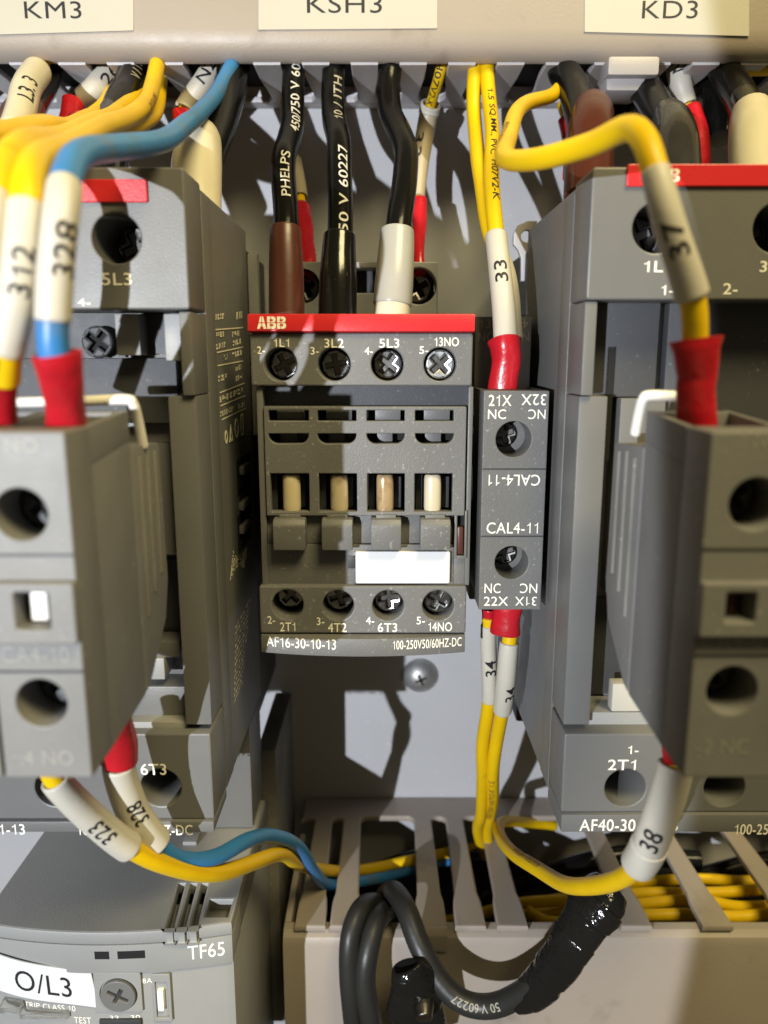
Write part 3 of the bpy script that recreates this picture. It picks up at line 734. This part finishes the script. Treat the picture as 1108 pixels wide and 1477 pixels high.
part('lettering', text('TF65', R(272, 1361, 323, 1381, YR-1.2), mpR, bold=0.004), INK, band)
for q in ((137, 1371, 158, 1382), (170, 1371, 209, 1382)):
    q = R(*q, YR-3); part('slot', prism([(q[0], arcR(q[0])-0.05), (q[2], arcR(q[2])-0.05), (q[2], arcR(q[2])+1), (q[0], arcR(q[0])+1)], q[1], q[3], 'z', 0), BLACK, band)
lg = G()
for s_, q in (('TEST', (108, 1464, 133, 1473)), ('32', (160, 1461, 173, 1467)), ('30', (190, 1461, 203, 1467)), ('48A', (200, 1409, 220, 1416)), ('TRIP CLASS 10', (33, 1448, 110, 1456))):
    lg.join(text(s_, R(*q, YR-2), mpR2))
part('lettering', lg, INK, ov)
# sticker
a = [P(-40, 1383, YR-4), P(131, 1404, YR-3.2), P(142, 1454, YR-3.2), P(-40, 1437, YR-4)]
def mpT(u, v, w):
    t_ = a[0].lerp(a[1], u); b_ = a[3].lerp(a[2], u); p = b_.lerp(t_, v)
    return Vector((p.x, arcR(p.x)-0.35-w-0.5*math.sin(u*5), p.z))
g = G(); n = 24
vv = [mpT(i/n, j, w_) for w_ in (0, -0.3) for j in (0, 1) for i in range(n+1)]; k = n+1; ff = []
for i in range(n):
    ff += [(i, i+1, k+i+1, k+i), (2*k+i, 3*k+i, 3*k+i+1, 2*k+i+1), (k+i, k+i+1, 3*k+i+1, 3*k+i), (i+1, i, 2*k+i, 2*k+i+1)]
ff += [(0, k, 3*k, 2*k), (n, 2*k+n, 3*k+n, k+n)]
stk = part('paper_label', g.add(vv, ff), PAPER, ov, 'white paper label printed O/L3')
part('lettering', text('O/L3', (0.325, 0.20, 0.80, 0.75), mpT, bold=0.0), INKK, stk)
# dial, cover edges, reset lever
c = P(172, 1432, YR-2.6)
dg_ = panel(circ(c.x, c.z, 3.95, 40), [[(c.x+u*math.cos(b_)-v*math.sin(b_), c.z+u*math.sin(b_)+v*math.cos(b_)) for u, v in ((-2.5, -.45), (-.45, -.45), (-.45, -2.0), (.45, -2.0), (.45, -.45), (2.5, -.45), (2.5, .45), (.45, .45), (.45, 2.0), (-.45, 2.0), (-.45, .45), (-2.5, .45))] for b_ in (-0.5,)], 1.3, front(arcR(c.x)-0.5), b=0.2)
dg_.join(panel(circ(c.x, c.z, 3.5, 24), [], 0.3, front(arcR(c.x)+0.2), b=0.05, m=1))
part('dial', dg_, [GREYP, DARK], ov)
q = R(137, 1402, 205, 1458, YR-2.8)
part('dial_window', panel(rr(*q, 0.4), [circ(c.x, c.z, 4.25, 40)], 0.5, front(arcR(c.x)+0.1), b=0.1), GREYL, ov)
q = R(222, 1402, 248, 1470, YR-2)
part('lever_frame', panel(rr(*q, 0.3), [rr(q[0]+0.6, q[1]+1, q[2]-0.7, q[3]-2, 0.2)], 1.2, front(YR-2.6), b=0.15), GREYL, ov)
part('reset_lever', box(q[0]+1.0, q[0]+2.5, YR-3.0, YR+2, q[1]+3, q[3]-4, 0.4), PLAST, ov)
for q in ((0, 1449, 30, 1458), (30, 1458, 100, 1466)):
    q = R(*q, YR-2.7); part('label_frame', box(q[0], q[2], YR-3.4, YR+1, q[1], q[3], 0.2), CLEAR, ov)
q = R(145, 1467, 205, 1477, YR-2.4); part('test_slot', box(q[0], q[2], YR-3.2, YR+1, q[1], q[3], 0.2), DARK, ov)
part('rear_frame', box(xo1-3, xo1+2.6, 206, 246, -205, -112, 0.8), DUSTY, ov)
part('terminal_lug', box(xo1-14, xo1-1, 186, 203, ZR+0.2, ZB4-0.6, 0.4), GREYP, ov)
q = PZ(275, 1216, ZR); part('clip', box(q.x-1.8, q.x+1.8, q.y-1, q.y+4, ZR+0.01, ZR+1.1, 0.2), GREYL, ov)

# ================================================================== BOLT IN THE PLATE
c = P(607, 980, 246)
g = G(); rb = 6.2; seq = [(0.02, 4.4), (1.4, 4.35), (2.9, 3.9), (4.4, 2.9), (5.5, 1.6), (6.1, 0.6), (rb, 0.0)]
v = []; f = []
for r_, h_ in seq:
    for k in range(36): v.append(Vector((c.x+r_*math.cos(k*math.pi/18), PY-h_, c.z+r_*math.sin(k*math.pi/18))))
for j in range(len(seq)-1):
    for k in range(36): f.append((j*36+k, j*36+(k+1) % 36, (j+1)*36+(k+1) % 36, (j+1)*36+k))
f.append(tuple(range(36))[::-1])
bt = thing('bolt', 'domed zinc bolt head in the pale plate below the small contactor', 'bolt', (c.x, PY, c.z))
part('head', G().add(v, f), BOLT, bt)
g = G()
for a_ in (0.4, 0.4+math.pi/2):
    d_ = Vector((math.cos(a_), 0, math.sin(a_)))*2.0; e_ = Vector((-d_.z, 0, d_.x)).normalized()*0.42
    o_ = Vector((c.x, PY-4.47, c.z)); y_ = Vector((0, 1.0, 0))
    g.add([o_-d_-e_, o_+d_-e_, o_+d_+e_, o_-d_+e_, o_-d_-e_+y_, o_+d_-e_+y_, o_+d_+e_+y_, o_-d_+e_+y_], [(0, 1, 2, 3), (7, 6, 5, 4), (0, 4, 5, 1), (1, 5, 6, 2), (2, 6, 7, 3), (3, 7, 4, 0)])
part('cross_recess', g, METALD, bt)

# ================================================================== WIRES
def wire(label, cat, pts, r, m_, n=10, name='wire', group=None, parts=(), prints=(), res=18):
    "a wire is a thing: its insulation, then sleeves and boots as parts, print on each"
    tb = Tube(pts, r, n)
    ph = [random.uniform(0, 6.28) for _ in range(6)]
    for i, l in enumerate(tb.len):
        k = min(1, l/8, (tb.len[-1]-l)/8)*0.15*min(r, 2.5)
        tb.c[i] = tb.c[i]+Vector((math.sin(l/9.1+ph[0])+math.sin(l/5.3+ph[1])*0.3, math.sin(l/9.7+ph[2]), math.sin(l/8.3+ph[3])+0.3*math.sin(l/5.1+ph[4])))*k
    t = thing(name, label, cat, tb.c[0], group)
    ins = part('insulation', tb.mesh(res), m_, t, ang=60)
    for pr in prints:
        part('lettering', tb.text(*pr[0], **pr[1]), pr[2], ins)
    for nm, pp, kw in parts:
        k = dict(kw); mm = k.pop('m'); tx = k.pop('tx', None); lbl = k.pop('label', None)
        tb2 = Tube(pp, 1.0, 22 if nm == 'tape_wrap' else 8)
        if nm in ('sleeve', 'collar'):                # slipped over the wire: follow its path exactly
            near = lambda q: min(range(len(tb.c)), key=lambda i: (tb.c[i]-q).length)
            i0, i1 = near(tb2.c[0]), near(tb2.c[-1])
            if i1-i0 >= 3:
                st_ = max(1, (i1-i0)//10); idx = list(range(i0, i1, st_)); idx = idx if i1-idx[-1] > st_*0.5 else idx[:-1]
                idx.append(i1); new = Tube([tb.c[i] for i in idx], 1.0, 4)
                for j in range(len(new.c)):
                    fr = new.len[j]/new.len[-1]*tb2.len[-1]; new.r[j] = max(r*1.1, tb2.at(fr)[2])
                tb2 = new
        if nm == 'boot' and mm is REDP:
            k['openend'] = 1.0; k['wob'] = max(k.get('wob', 0), 0.075)
            k['prof'] = lambda f: 1+0.05*max(0, 1-f/0.15)-0.06*math.exp(-((f-0.5)/0.2)**2)
        o = part(nm, tb2.mesh(24, **k), mm, t, lbl, ang=60)
        if tx: part('lettering', tb2.text(*tx[0], **tx[1]), tx[2], o)
    return t
def px2r(px, py, Y, w_):
    "half of a pixel width, in millimetres at that place"
    p = P(px, py, Y); return w_/2/F*(p.y*ct-p.z*st)
def pts_w(lst):
    return [(x, y, Y, px2r(x, y, Y, w_)) for x, y, Y, w_ in lst]
boot = lambda f: 1.0 if f > 0.12 else 1.0+0.06*(0.12-f)/0.12
INs = dict(openend=1.5)
G1 = 'black cables feeding the small contactor'
wire('black cable in a brown boot, left one into the small contactor', 'cable', [(424, 60, 220), (423, 120, 217), (424, 172, 212), (419, 198, 206), (411, 224, 199), (408, 262, 194), (410, 330, 186), (412, 420, 182)], 2.95, BLK, name='power_cable', group=G1,
     parts=[('boot', pts_w([(412, 329, 185, 44), (412, 350, 184, 46), (413, 390, 183, 50), (414, 470, 181, 52)]), dict(m=BRN))],
     prints=[(('PHELPS', 0.63, 15, 2.2), dict(turn=0.1, flip=True), INKS), (('450/750 V 602', 0.24, 26, 2.3), dict(turn=0.2, flip=True), INKS)])
wire('black cable in a glossy black boot, middle one into the small contactor', 'cable', [(481, 60, 220), (480, 110, 218), (481, 140, 215), (484, 174, 210), (490, 204, 203), (490, 255, 196), (488, 340, 187), (487, 420, 183)], 3.0, BLK, name='power_cable', group=G1,
     parts=[('boot', pts_w([(490, 338, 186, 46), (489, 360, 185, 49), (488, 400, 183, 54), (487, 470, 181, 57)]), dict(m=BKB))],
     prints=[(('/750 V 60227', 0.70, 29, 2.3), dict(turn=0.25, flip=True), INKS), (('10 / ITH', 0.26, 18, 2.3), dict(turn=0.5, flip=True), INKF)])
wire('black cable in an off-white boot, right one into the small contactor', 'cable', [(564, 60, 220), (563, 100, 218), (561, 130, 216), (566, 162, 212), (579, 188, 206), (585, 214, 201), (582, 252, 196), (575, 330, 187), (570, 420, 183)], 3.0, BLK, name='power_cable', group=G1,
     parts=[('boot', pts_w([(573, 331, 186, 48), (572, 355, 185, 51), (569, 400, 183, 55), (566, 440, 182, 57)]), dict(m=WHT)), ('heat_shrink', pts_w([(566, 436, 182, 52), (565, 475, 181, 53)]), dict(m=CREAM))])
wire('thin yellow wire with a red boot behind the brown booted cable', 'wire', [(411, 110, 243), (412, 160, 242), (424, 230, 236), (434, 290, 228), (439, 322, 221)], 1.3, YEL,
     parts=[('sleeve', pts_w([(424, 225, 236, 20), (433, 290, 229, 21)]), dict(m=SLVT, **INs)), ('boot', pts_w([(434, 298, 227, 29), (439, 325, 221, 27), (441, 350, 217, 24), (444, 374, 213, 25), (441, 400, 210, 22)]), dict(m=REDP, flat=0.7, wob=0.05))])
wire('yellow wire in a long sleeve tinted for shade behind the off-white booted cable', 'wire', [(644, 70, 220), (632, 115, 222), (618, 160, 230), (608, 220, 230), (603, 290, 226), (604, 325, 220)], 1.45, YEL,
     parts=[('sleeve', pts_w([(617, 146, 230, 28), (609, 210, 230, 26), (602, 284, 227, 22)]), dict(m=SLVT, tx=(('33', 0.45, 7, 2.6), dict(turn=-0.6), INKK), **INs)), ('collar', pts_w([(618, 143, 229.5, 30), (615, 166, 229.5, 30)]), dict(m=SLV, **INs)), ('boot', pts_w([(604, 287, 225, 22), (605, 320, 220, 21), (604, 362, 213, 19), (605, 395, 210, 18)]), dict(m=REDP, flat=0.7, wob=0.05))],
     prints=[(('H07V2-K', 0.18, 12, 1.8), dict(turn=-0.3), INKK)])
# pair 33 into the slim block
wire('yellow wire in front of its twin, white sleeve printed 33, red boot below', 'wire', [(703, 60, 218), (704, 110, 217), (707, 170, 210), (711, 260, 190), (716, 340, 180), (724, 430, 173), (730, 500, 170)], 1.85, YEL,
     parts=[('sleeve', pts_w([(714, 338, 179, 32), (718, 380, 176, 32), (727, 489, 170.5, 35)]), dict(m=SLV, tx=(('33', 0.42, 5.0, 2.9), dict(turn=0.1, flip=True), INKK), **INs)),
            ('boot', pts_w([(727, 489, 170.5, 47), (728, 500, 170, 44), (729, 520, 170, 42), (727, 545, 170, 41), (725, 585, 170, 40)]), dict(m=REDP, flat=0.8, wob=0.03))],
     prints=[(('1.5 SQ.MM., PVC', 0.30, 28, 1.7), dict(turn=0.2), INKK), (('H07V2-K', 0.55, 14, 1.7), dict(turn=0.5), INKK)])
wire('yellow wire half hidden behind the wire marked 33', 'wire', [(692, 60, 218), (683, 120, 218), (683, 180, 214), (696, 260, 195), (706, 330, 184), (730, 400, 178), (741, 490, 174)], 1.85, YEL,
     parts=[('sleeve', pts_w([(727, 345, 182, 22), (734, 400, 178, 26), (742, 487, 173.5, 24)]), dict(m=SLV, **INs))])
# pair 34 out of the slim block
wire('yellow wire leaving the slim block, right one of the two sleeves printed 34', 'wire', [(738, 900, 172), (733, 940, 172), (727, 1000, 176), (718, 1060, 184), (713, 1110, 192), (709, 1160, 206), (704, 1200, 222), (712, 1240, 232)], 1.75, YEL,
     parts=[('sleeve', pts_w([(733, 928, 171.5, 27), (730, 970, 174, 28), (722, 1029, 179, 27)]), dict(m=SLV, tx=(('34', 0.62, 4.6, 2.7), dict(turn=0.7, flip=True), INKK), **INs)),
            ('boot', pts_w([(733, 868, 172, 42), (731, 890, 171.5, 40), (729, 914, 171.5, 41)]), dict(m=REDP, flat=0.8, wob=0.03))],
     prints=[(('450/750V H07V2-K 1.5', 0.58, 30, 1.5), dict(turn=-0.15, flip=True), INKB)])
wire('yellow wire leaving the slim block, left one of the two sleeves printed 34', 'wire', [(706, 890, 175), (705, 930, 176), (704, 1000, 180), (698, 1070, 188), (697, 1120, 196), (693, 1170, 210), (690, 1195, 220), (700, 1235, 232)], 1.75, YEL,
     parts=[('sleeve', pts_w([(706, 900, 175.5, 21), (706, 950, 177, 22), (705, 1005, 180.5, 22)]), dict(m=SLV, tx=(('34', 0.5, 4.6, 2.7), dict(turn=0.2, flip=True), INKK), **INs)),
            ('boot', pts_w([(704, 878, 175, 18), (704, 905, 175.5, 17)]), dict(m=REDP))])
# 37 / 38 on the right
wire('yellow wire looping forward to the right block, long sleeve printed 37', 'wire', [(812, 122, 216), (795, 135, 208), (757, 152, 190), (736, 185, 168), (728, 215, 150), (734, 233, 140), (775, 231, 130), (850, 207, 120), (900, 183, 112), (925, 196, 107), (943, 245, 104), (965, 320, 103), (1000, 430, 105), (1004, 500, 107), (1005, 570, 109)], 1.72, YEL, 12,
     parts=[('sleeve', pts_w([(938, 245, 103.5, 42), (958, 310, 103, 45), (980, 375, 104, 47), (997, 428, 105, 50)]), dict(m=SLV, tx=(('37', 0.52, 4.6, 2.6), dict(turn=0.1, flip=True), INKK), **INs)),
            ('boot', pts_w([(1003, 489, 107, 68), (1004, 505, 107, 60), (1006, 540, 108, 56), (1004, 565, 108.5, 58), (1006, 625, 110, 60)]), dict(m=REDP, flat=0.75, wob=0.05))],
     prints=[(('450/750V H07V2-K', 0.42, 19, 1.4), dict(turn=-0.9), INKB)])
wire('yellow wire curving from below the right block into the bottom duct, sleeve printed 38', 'wire', [(978, 1070, 114), (973, 1110, 113), (950, 1180, 114), (925, 1240, 118), (895, 1268, 126), (850, 1277, 138), (800, 1268, 154), (750, 1238, 176), (722, 1205, 200), (722, 1188, 216), (760, 1184, 236), (800, 1190, 242)], 1.75, YEL, 12,
     parts=[('sleeve', pts_w([(976, 1100, 113, 50), (962, 1145, 113.5, 51), (943, 1200, 115, 50), (926, 1248, 118, 48)]), dict(m=SLV, label='grey tan sleeve printed 38', tx=(('38', 0.58, 4.4, 3.2), dict(turn=0.0, flip=True), INKK), **INs)),
            ('collar', pts_w([(936, 1218, 116, 53), (922, 1251, 118.5, 51)]), dict(m=SLV, **INs)),
            ('boot', pts_w([(970, 1040, 113, 40), (972, 1070, 113, 36), (974, 1098, 113, 34)]), dict(m=REDP, flat=0.8))],
     prints=[(('450/750V H07V2-K', 0.50, 20, 1.4), dict(turn=-0.5), INKB)])
# left bundle down to the left blocks
GL = 'wires arching forward to the left contact blocks'
wire('blue wire arching over the left contactor, white sleeve printed 328', 'wire', [(350, 70, 222), (318, 125, 207), (290, 160, 185), (262, 186, 160), (225, 203, 140), (170, 213, 124), (120, 222, 110), (97, 245, 102), (88, 300, 96), (80, 400, 95), (78, 500, 95), (90, 555, 97)], 1.9, BLUE, 12, group=GL,
     parts=[('sleeve', pts_w([(84, 272, 98, 48), (80, 340, 95.5, 50), (76, 400, 95, 52), (73, 466, 95, 51)]), dict(m=SLV, tx=(('328', 0.52, 6.0, 2.8), dict(turn=0.45, flip=True), INKK), **INs)),
            ('boot', pts_w([(81, 509, 95.5, 72), (86, 530, 96, 68), (92, 570, 98, 62), (98, 640, 104, 56)]), dict(m=REDP, flat=0.75, wob=0.05))])
wire('yellow wire beside the blue one, sleeve printed 312', 'wire', [(232, 70, 220), (222, 120, 208), (205, 152, 190), (160, 180, 160), (110, 200, 134), (65, 225, 110), (42, 265, 100), (32, 330, 96), (20, 420, 95), (8, 500, 96), (6, 550, 98)], 1.95, YEL, 12, group=GL,
     parts=[('sleeve', pts_w([(32, 298, 97, 46), (25, 370, 95, 46), (17, 440, 95, 46), (8, 506, 96, 44)]), dict(m=SLV, tx=(('312', 0.45, 5.4, 2.6), dict(turn=0.1, flip=True), INKK), **INs)),
            ('boot', pts_w([(-2, 508, 96, 58), (0, 550, 98, 52), (0, 630, 104, 52)]), dict(m=REDP, flat=0.75, wob=0.05))],
     prints=[(('H07V2-K', 0.22, 11, 1.6), dict(turn=0.5), INKB)])
wire('yellow wire at the left edge curving down beside the sleeve printed 312', 'wire', [(210, 92, 228), (200, 135, 214), (150, 172, 176), (90, 195, 142), (35, 210, 112), (8, 240, 102), (-10, 300, 96), (-25, 420, 95), (-45, 600, 102)], 1.95, YEL, 12, group=GL,
     prints=[(('H07V2-K 1.5', 0.42, 17, 1.6), dict(turn=0.3), INKB)],
     parts=[('sleeve', pts_w([(-6, 288, 97, 44), (-18, 370, 95, 44), (-30, 470, 95, 44)]), dict(m=SLV, **INs))])
wire('yellow wire lowest in the bundle, running straight off the left edge', 'wire', [(236, 90, 230), (226, 150, 214), (200, 182, 190), (150, 196, 168), (80, 203, 150), (0, 196, 134), (-90, 185, 120)], 1.95, YEL, 12, group=GL)
wire('yellow wire out of frame end bending down left of the sleeve 312', 'wire', [(180, 100, 230), (165, 150, 212), (110, 178, 176), (40, 186, 140), (-40, 200, 118), (-85, 250, 108), (-95, 330, 106), (-100, 450, 105), (-110, 590, 108)], 1.95, YEL, 12, group=GL,
     parts=[('sleeve', pts_w([(-92, 300, 106.5, 46), (-98, 470, 105, 46)]), dict(m=SLV, **INs))])
wire('thick cream sleeve printed L3.3 on a yellow wire at the top left', 'wire', [(70, 70, 224), (56, 98, 213), (38, 135, 196), (18, 185, 178), (5, 215, 168)], 1.9, YEL,
     parts=[('sleeve', pts_w([(54, 103, 211, 40), (38, 135, 196, 41), (17, 190, 177, 42)]), dict(m=CREAM, tx=(('L3. 3', 0.55, 12.5, 3.7), dict(turn=0.1, flip=True), INKK), **INs))])
wire('yellow wire with a shaded sleeve printed 26 under the top duct', 'wire', [(178, 74, 226), (140, 122, 221), (108, 150, 222), (100, 165, 218)], 1.8, YEL,
     parts=[('sleeve', pts_w([(168, 88, 225, 30), (140, 120, 221, 34), (112, 142, 219, 34)]), dict(m=SLV, tx=(('26', 0.42, 5, 3.0), dict(turn=0.2, flip=True), INKK), **INs)),
            ('boot', pts_w([(106, 148, 220, 32), (98, 185, 214, 30)]), dict(m=REDP, flat=0.8))])
wire('yellow wire dipping behind the smoky cable boot at the left', 'wire', [(188, 92, 234), (168, 125, 224), (150, 150, 214), (125, 170, 206), (108, 205, 200)], 1.9, YEL,
     parts=[('boot', pts_w([(118, 172, 205, 36), (108, 205, 199, 33), (102, 240, 192, 33)]), dict(m=REDP, flat=0.8))])
wire('yellow wire with a white sleeve printed N2 beside the blue wire', 'wire', [(322, 70, 226), (300, 112, 222), (268, 155, 222), (262, 175, 218)], 1.5, YEL,
     parts=[('sleeve', pts_w([(316, 78, 225, 32), (300, 108, 222, 32), (272, 150, 219, 27)]), dict(m=SLV, tx=(('N2', 0.4, 5, 3.0), dict(turn=-0.4, flip=True), INKK), **INs)),
            ('boot', pts_w([(266, 165, 219, 30), (262, 200, 212, 28)]), dict(m=REDP, flat=0.8))])
GB = 'thick black cables into the large contactors'
wire('thick black cable in a cream boot at the top of the left contactor', 'cable', [(342, 60, 225), (337, 110, 219), (318, 165, 203), (300, 215, 192), (290, 260, 184)], 4.2, BLK, name='power_cable', group=GB,
     parts=[('boot', pts_w([(290, 192, 193, 48), (288, 205, 190, 63), (284, 240, 183, 72), (283, 320, 176, 72)]), dict(m=CREAM))])
wire('thick black cable in a smoky boot behind the yellow bundle', 'cable', [(205, 60, 225), (194, 110, 219), (172, 155, 204), (160, 200, 192), (152, 245, 184)], 4.1, BLK, name='power_cable', group=GB,
     parts=[('boot', pts_w([(172, 152, 203, 37), (165, 168, 200, 48), (156, 205, 190, 63), (150, 270, 180, 65)]), dict(m=SMOK))],
     prints=[(('V / ITH', 0.24, 13, 2.4), dict(turn=0.0, flip=True), INKF)])
wire('thick black cable in a dark brown boot at the left edge behind the yellow bundle', 'cable', [(72, 60, 225), (64, 110, 219), (40, 155, 204), (20, 200, 192), (12, 245, 184)], 4.1, BLK, name='power_cable', group=GB,
     parts=[('boot', pts_w([(42, 150, 204, 44), (32, 168, 199, 57), (22, 205, 190, 63), (14, 270, 180, 65)]), dict(m=BRN))])
wire('thick black cable in a red-brown boot above the right contactor', 'cable', [(808, 60, 225), (812, 105, 219), (830, 140, 208), (845, 180, 196), (848, 240, 184)], 4.1, BLK, name='power_cable', group=GB,
     parts=[('boot', pts_w([(852, 152, 201, 50), (854, 166, 198, 62), (851, 200, 191, 68), (848, 290, 180, 70)]), dict(m=BRNL)), ('heat_shrink', pts_w([(838, 140, 206, 36), (856, 166, 198, 34)]), dict(m=SMOK))])
wire('thick black cable in a smoky boot above the red strip at the right', 'cable', [(918, 60, 225), (925, 110, 219), (945, 150, 208), (965, 190, 196), (975, 250, 184)], 4.1, BLK, name='power_cable', group=GB,
     parts=[('boot', pts_w([(958, 163, 202, 44), (968, 178, 198, 59), (975, 210, 190, 65), (978, 290, 180, 68)]), dict(m=SMOK))])
wire('thick black cable in a cream boot at the right edge', 'cable', [(1030, 60, 225), (1045, 110, 219), (1070, 145, 208), (1085, 190, 196), (1088, 250, 184)], 4.1, BLK, name='power_cable', group=GB,
     parts=[('boot', pts_w([(1084, 160, 200, 55), (1086, 174, 197, 63), (1087, 205, 190, 68), (1090, 290, 180, 70)]), dict(m=CREAM)), ('heat_shrink', pts_w([(1072, 140, 206, 38), (1086, 170, 197, 38)]), dict(m=SMOK))])
wire('yellow wire in a white sleeve and dark red boot between two smoky cables', 'wire', [(974, 70, 226), (982, 120, 224), (992, 155, 224), (1000, 180, 220)], 1.6, YEL,
     parts=[('sleeve', pts_w([(975, 86, 226, 34), (982, 120, 224, 31), (989, 148, 222, 28)]), dict(m=SLV, tx=(('N2', 0.25, 4.5, 3.0), dict(turn=0.0, flip=True), INKK), **INs)),
            ('boot', pts_w([(994, 160, 222, 34), (1006, 200, 216, 32), (1010, 250, 210, 30)]), dict(m=REDP, flat=0.8))])
wire('red boot of a hidden wire left of the red-brown cable boot', 'wire', [(812, 150, 226), (820, 180, 220), (823, 215, 216)], 1.6, YEL,
     parts=[('boot', pts_w([(818, 172, 220, 24), (822, 210, 215, 22), (823, 255, 208, 22)]), dict(m=REDP, flat=0.8))])
for k, (x0, y0, yy) in enumerate(((985, 92, 222), (1010, 97, 220))):
    wire(('yellow wire under the lid beside the pale finger end', 'lower yellow wire under the lid at the right edge')[k], 'wire', [(x0, y0-8, yy+10), (x0+40, y0+1, yy+3), (1080, y0+3, yy), (1200, y0-6, yy+4)], 1.6, YEL)
wire('black cable passing behind the finger end at the right', 'cable', [(890, 110, 240), (900, 150, 234), (880, 190, 228), (860, 230, 222)], 3.2, BLK, name='power_cable')
wire('black cable sagging under the duct beside the white sleeve at the right', 'cable', [(1010, 70, 236), (1030, 110, 230), (1035, 150, 226), (1040, 200, 222)], 4.0, BLK, name='power_cable')
# lower left pair
wire('yellow wire below the left block, white sleeve printed 323 upside down', 'wire', [(66, 1095, 114), (84, 1130, 115), (130, 1180, 119), (185, 1224, 124), (240, 1247, 130), (310, 1256, 140), (370, 1243, 156), (408, 1232, 172), (432, 1244, 186), (470, 1257, 206), (530, 1252, 222), (610, 1237, 228), (690, 1222, 236)], 1.75, YEL, 12,
     parts=[('sleeve', pts_w([(80, 1122, 115, 42), (112, 1162, 117, 43), (148, 1197, 120, 43), (185, 1226, 124, 43)]), dict(m=SLV, tx=(('323', 0.6, 5.4, 2.8), dict(turn=-0.3, flip=True), INKK), **INs))],
     prints=[(('450/750V', 0.575, 11, 1.5), dict(turn=-0.4), INKB)])
wire('blue wire below the left block, red boot and sleeve printed 328', 'wire', [(174, 1072, 124), (173, 1110, 125), (192, 1170, 127.5), (225, 1214, 130), (262, 1238, 134), (310, 1236, 141), (360, 1212, 152), (395, 1205, 165), (430, 1222, 180), (455, 1258, 194), (480, 1276, 206), (540, 1268, 220), (610, 1248, 228), (690, 1232, 236)], 1.7, BLUE, 12,
     parts=[('sleeve', pts_w([(172, 1098, 125, 46), (180, 1140, 126.5, 47), (200, 1185, 128, 47), (225, 1217, 130, 46)]), dict(m=SLV, tx=(('328', 0.5, 5.4, 2.9), dict(turn=0.2, flip=True), INKK), **INs)),
            ('boot', pts_w([(160, 1000, 117, 48), (167, 1040, 120, 52), (173, 1075, 124, 55), (172, 1098, 125, 56)]), dict(m=REDP, flat=0.8, wob=0.04))])
# wires lying inside the bottom duct
GD = 'yellow wires lying in the bottom duct'
for k, (a_, b_, c_, lab) in enumerate(((1270, 1268, 222, 'topmost yellow wire in the bottom duct at the right'), (1285, 1281, 214, 'second yellow wire down in the bottom duct at the right'), (1300, 1306, 208, 'third yellow wire down in the bottom duct at the right'), (1316, 1318, 202, 'lowest yellow wire in the bottom duct at the right'))):
    wire(lab, 'wire', [(700+20*k, 1330-6*k, c_+8), (800, a_+26-4*k, c_+4), (900, a_+6, c_+2), (1000, a_-3+4*(k % 2), c_), (1080, b_+3, c_), (1200, b_-8, c_)], 1.75, YEL, group=GD)
wire('short yellow wire in the duct under the taped cable', 'wire', [(640, 1330, 214), (740, 1306, 212), (800, 1300, 212), (870, 1290, 215)], 1.75, YEL, group=GD)
for k in range(3):
    wire(('dark cable inside the duct behind the blue and yellow wires', 'dark cable deep in the duct below the wire 38', 'dark cable deep in the duct at the right')[k], 'cable', [(440+250*k, 1300, 226), (520+250*k, 1265, 230), (640+250*k, 1235, 234), (760+250*k, 1240, 232)], 3.2, BLK, name='power_cable')
# black cables over the lip of the bottom duct
GC = 'thick black cables hanging over the bottom duct'
wire('left black cable hanging over the lip of the bottom duct', 'cable', [(566, 1318, 205), (545, 1304, 194), (524, 1312, 184), (507, 1350, 178), (502, 1400, 176), (506, 1450, 176), (518, 1530, 178)], 2.7, RUB, 12, name='power_cable', group=GC, res=24)
wire('middle black cable hanging over the lip of the bottom duct', 'cable', [(580, 1330, 204), (560, 1314, 193), (545, 1326, 183), (534, 1370, 177), (528, 1420, 175), (533, 1470, 175), (542, 1530, 177)], 2.9, RUB, 12, name='power_cable', group=GC, res=24)
wire('right black cable curving over the duct into a wrap of black tape', 'cable', [(545, 1330, 214), (552, 1300, 202), (568, 1288, 194), (584, 1310, 183), (602, 1360, 176), (630, 1408, 172), (665, 1440, 169), (705, 1450, 167), (745, 1440, 164), (790, 1410, 160), (825, 1360, 158), (852, 1310, 158), (872, 1285, 160)], 2.95, RUB, 12, name='power_cable', group=GC, res=24,
     parts=[('tape_wrap', pts_w([(742, 1442, 164, 38), (770, 1428, 161.5, 48), (800, 1396, 158.5, 56), (822, 1362, 157.5, 59), (840, 1334, 157.5, 66), (858, 1308, 158, 76), (872, 1290, 159, 72), (882, 1279, 160, 56)]), dict(m=TAPE, flat=0.66, wob=0.035, prof=lambda f: 1+sum(h_ for q_, h_ in ((0.12, 0.06), (0.3, -0.07), (0.36, 0.07), (0.58, 0.05), (0.66, -0.06), (0.8, 0.07), (0.9, -0.09)) if f > q_), label='crumpled black tape wrapped round the cable end'))],
     prints=[(('50 V 60227', 0.60, 15, 2.0), dict(turn=-0.2, flip=True), INKF)])
# taped cable end with a stud
tb = Tube(pts_w([(604, 1510, 172, 70), (602, 1470, 171, 72), (600, 1440, 170.5, 72), (597, 1418, 170, 74), (590, 1400, 170, 64), (586, 1392, 170, 48)]), 1, 8)
te = thing('taped_cable_end', 'flattened cable end wrapped in glossy black tape at the bottom edge', 'cable end', tb.c[0])
part('tape', tb.mesh(30, 0.5, wob=0.14, openend=4.0), TAPE, te, ang=60)
c = P(612, 1466, 165)
part('stud', Tube([c+Vector((0, 6, 2)), c+Vector((0, 2, 0.6)), c+Vector((0, -0.5, -0.2))], 2.6, 6).mesh(20, prof=lambda f: 1.0 if f < 0.6 else 1.0-0.6*(f-0.6)), METALD, te)
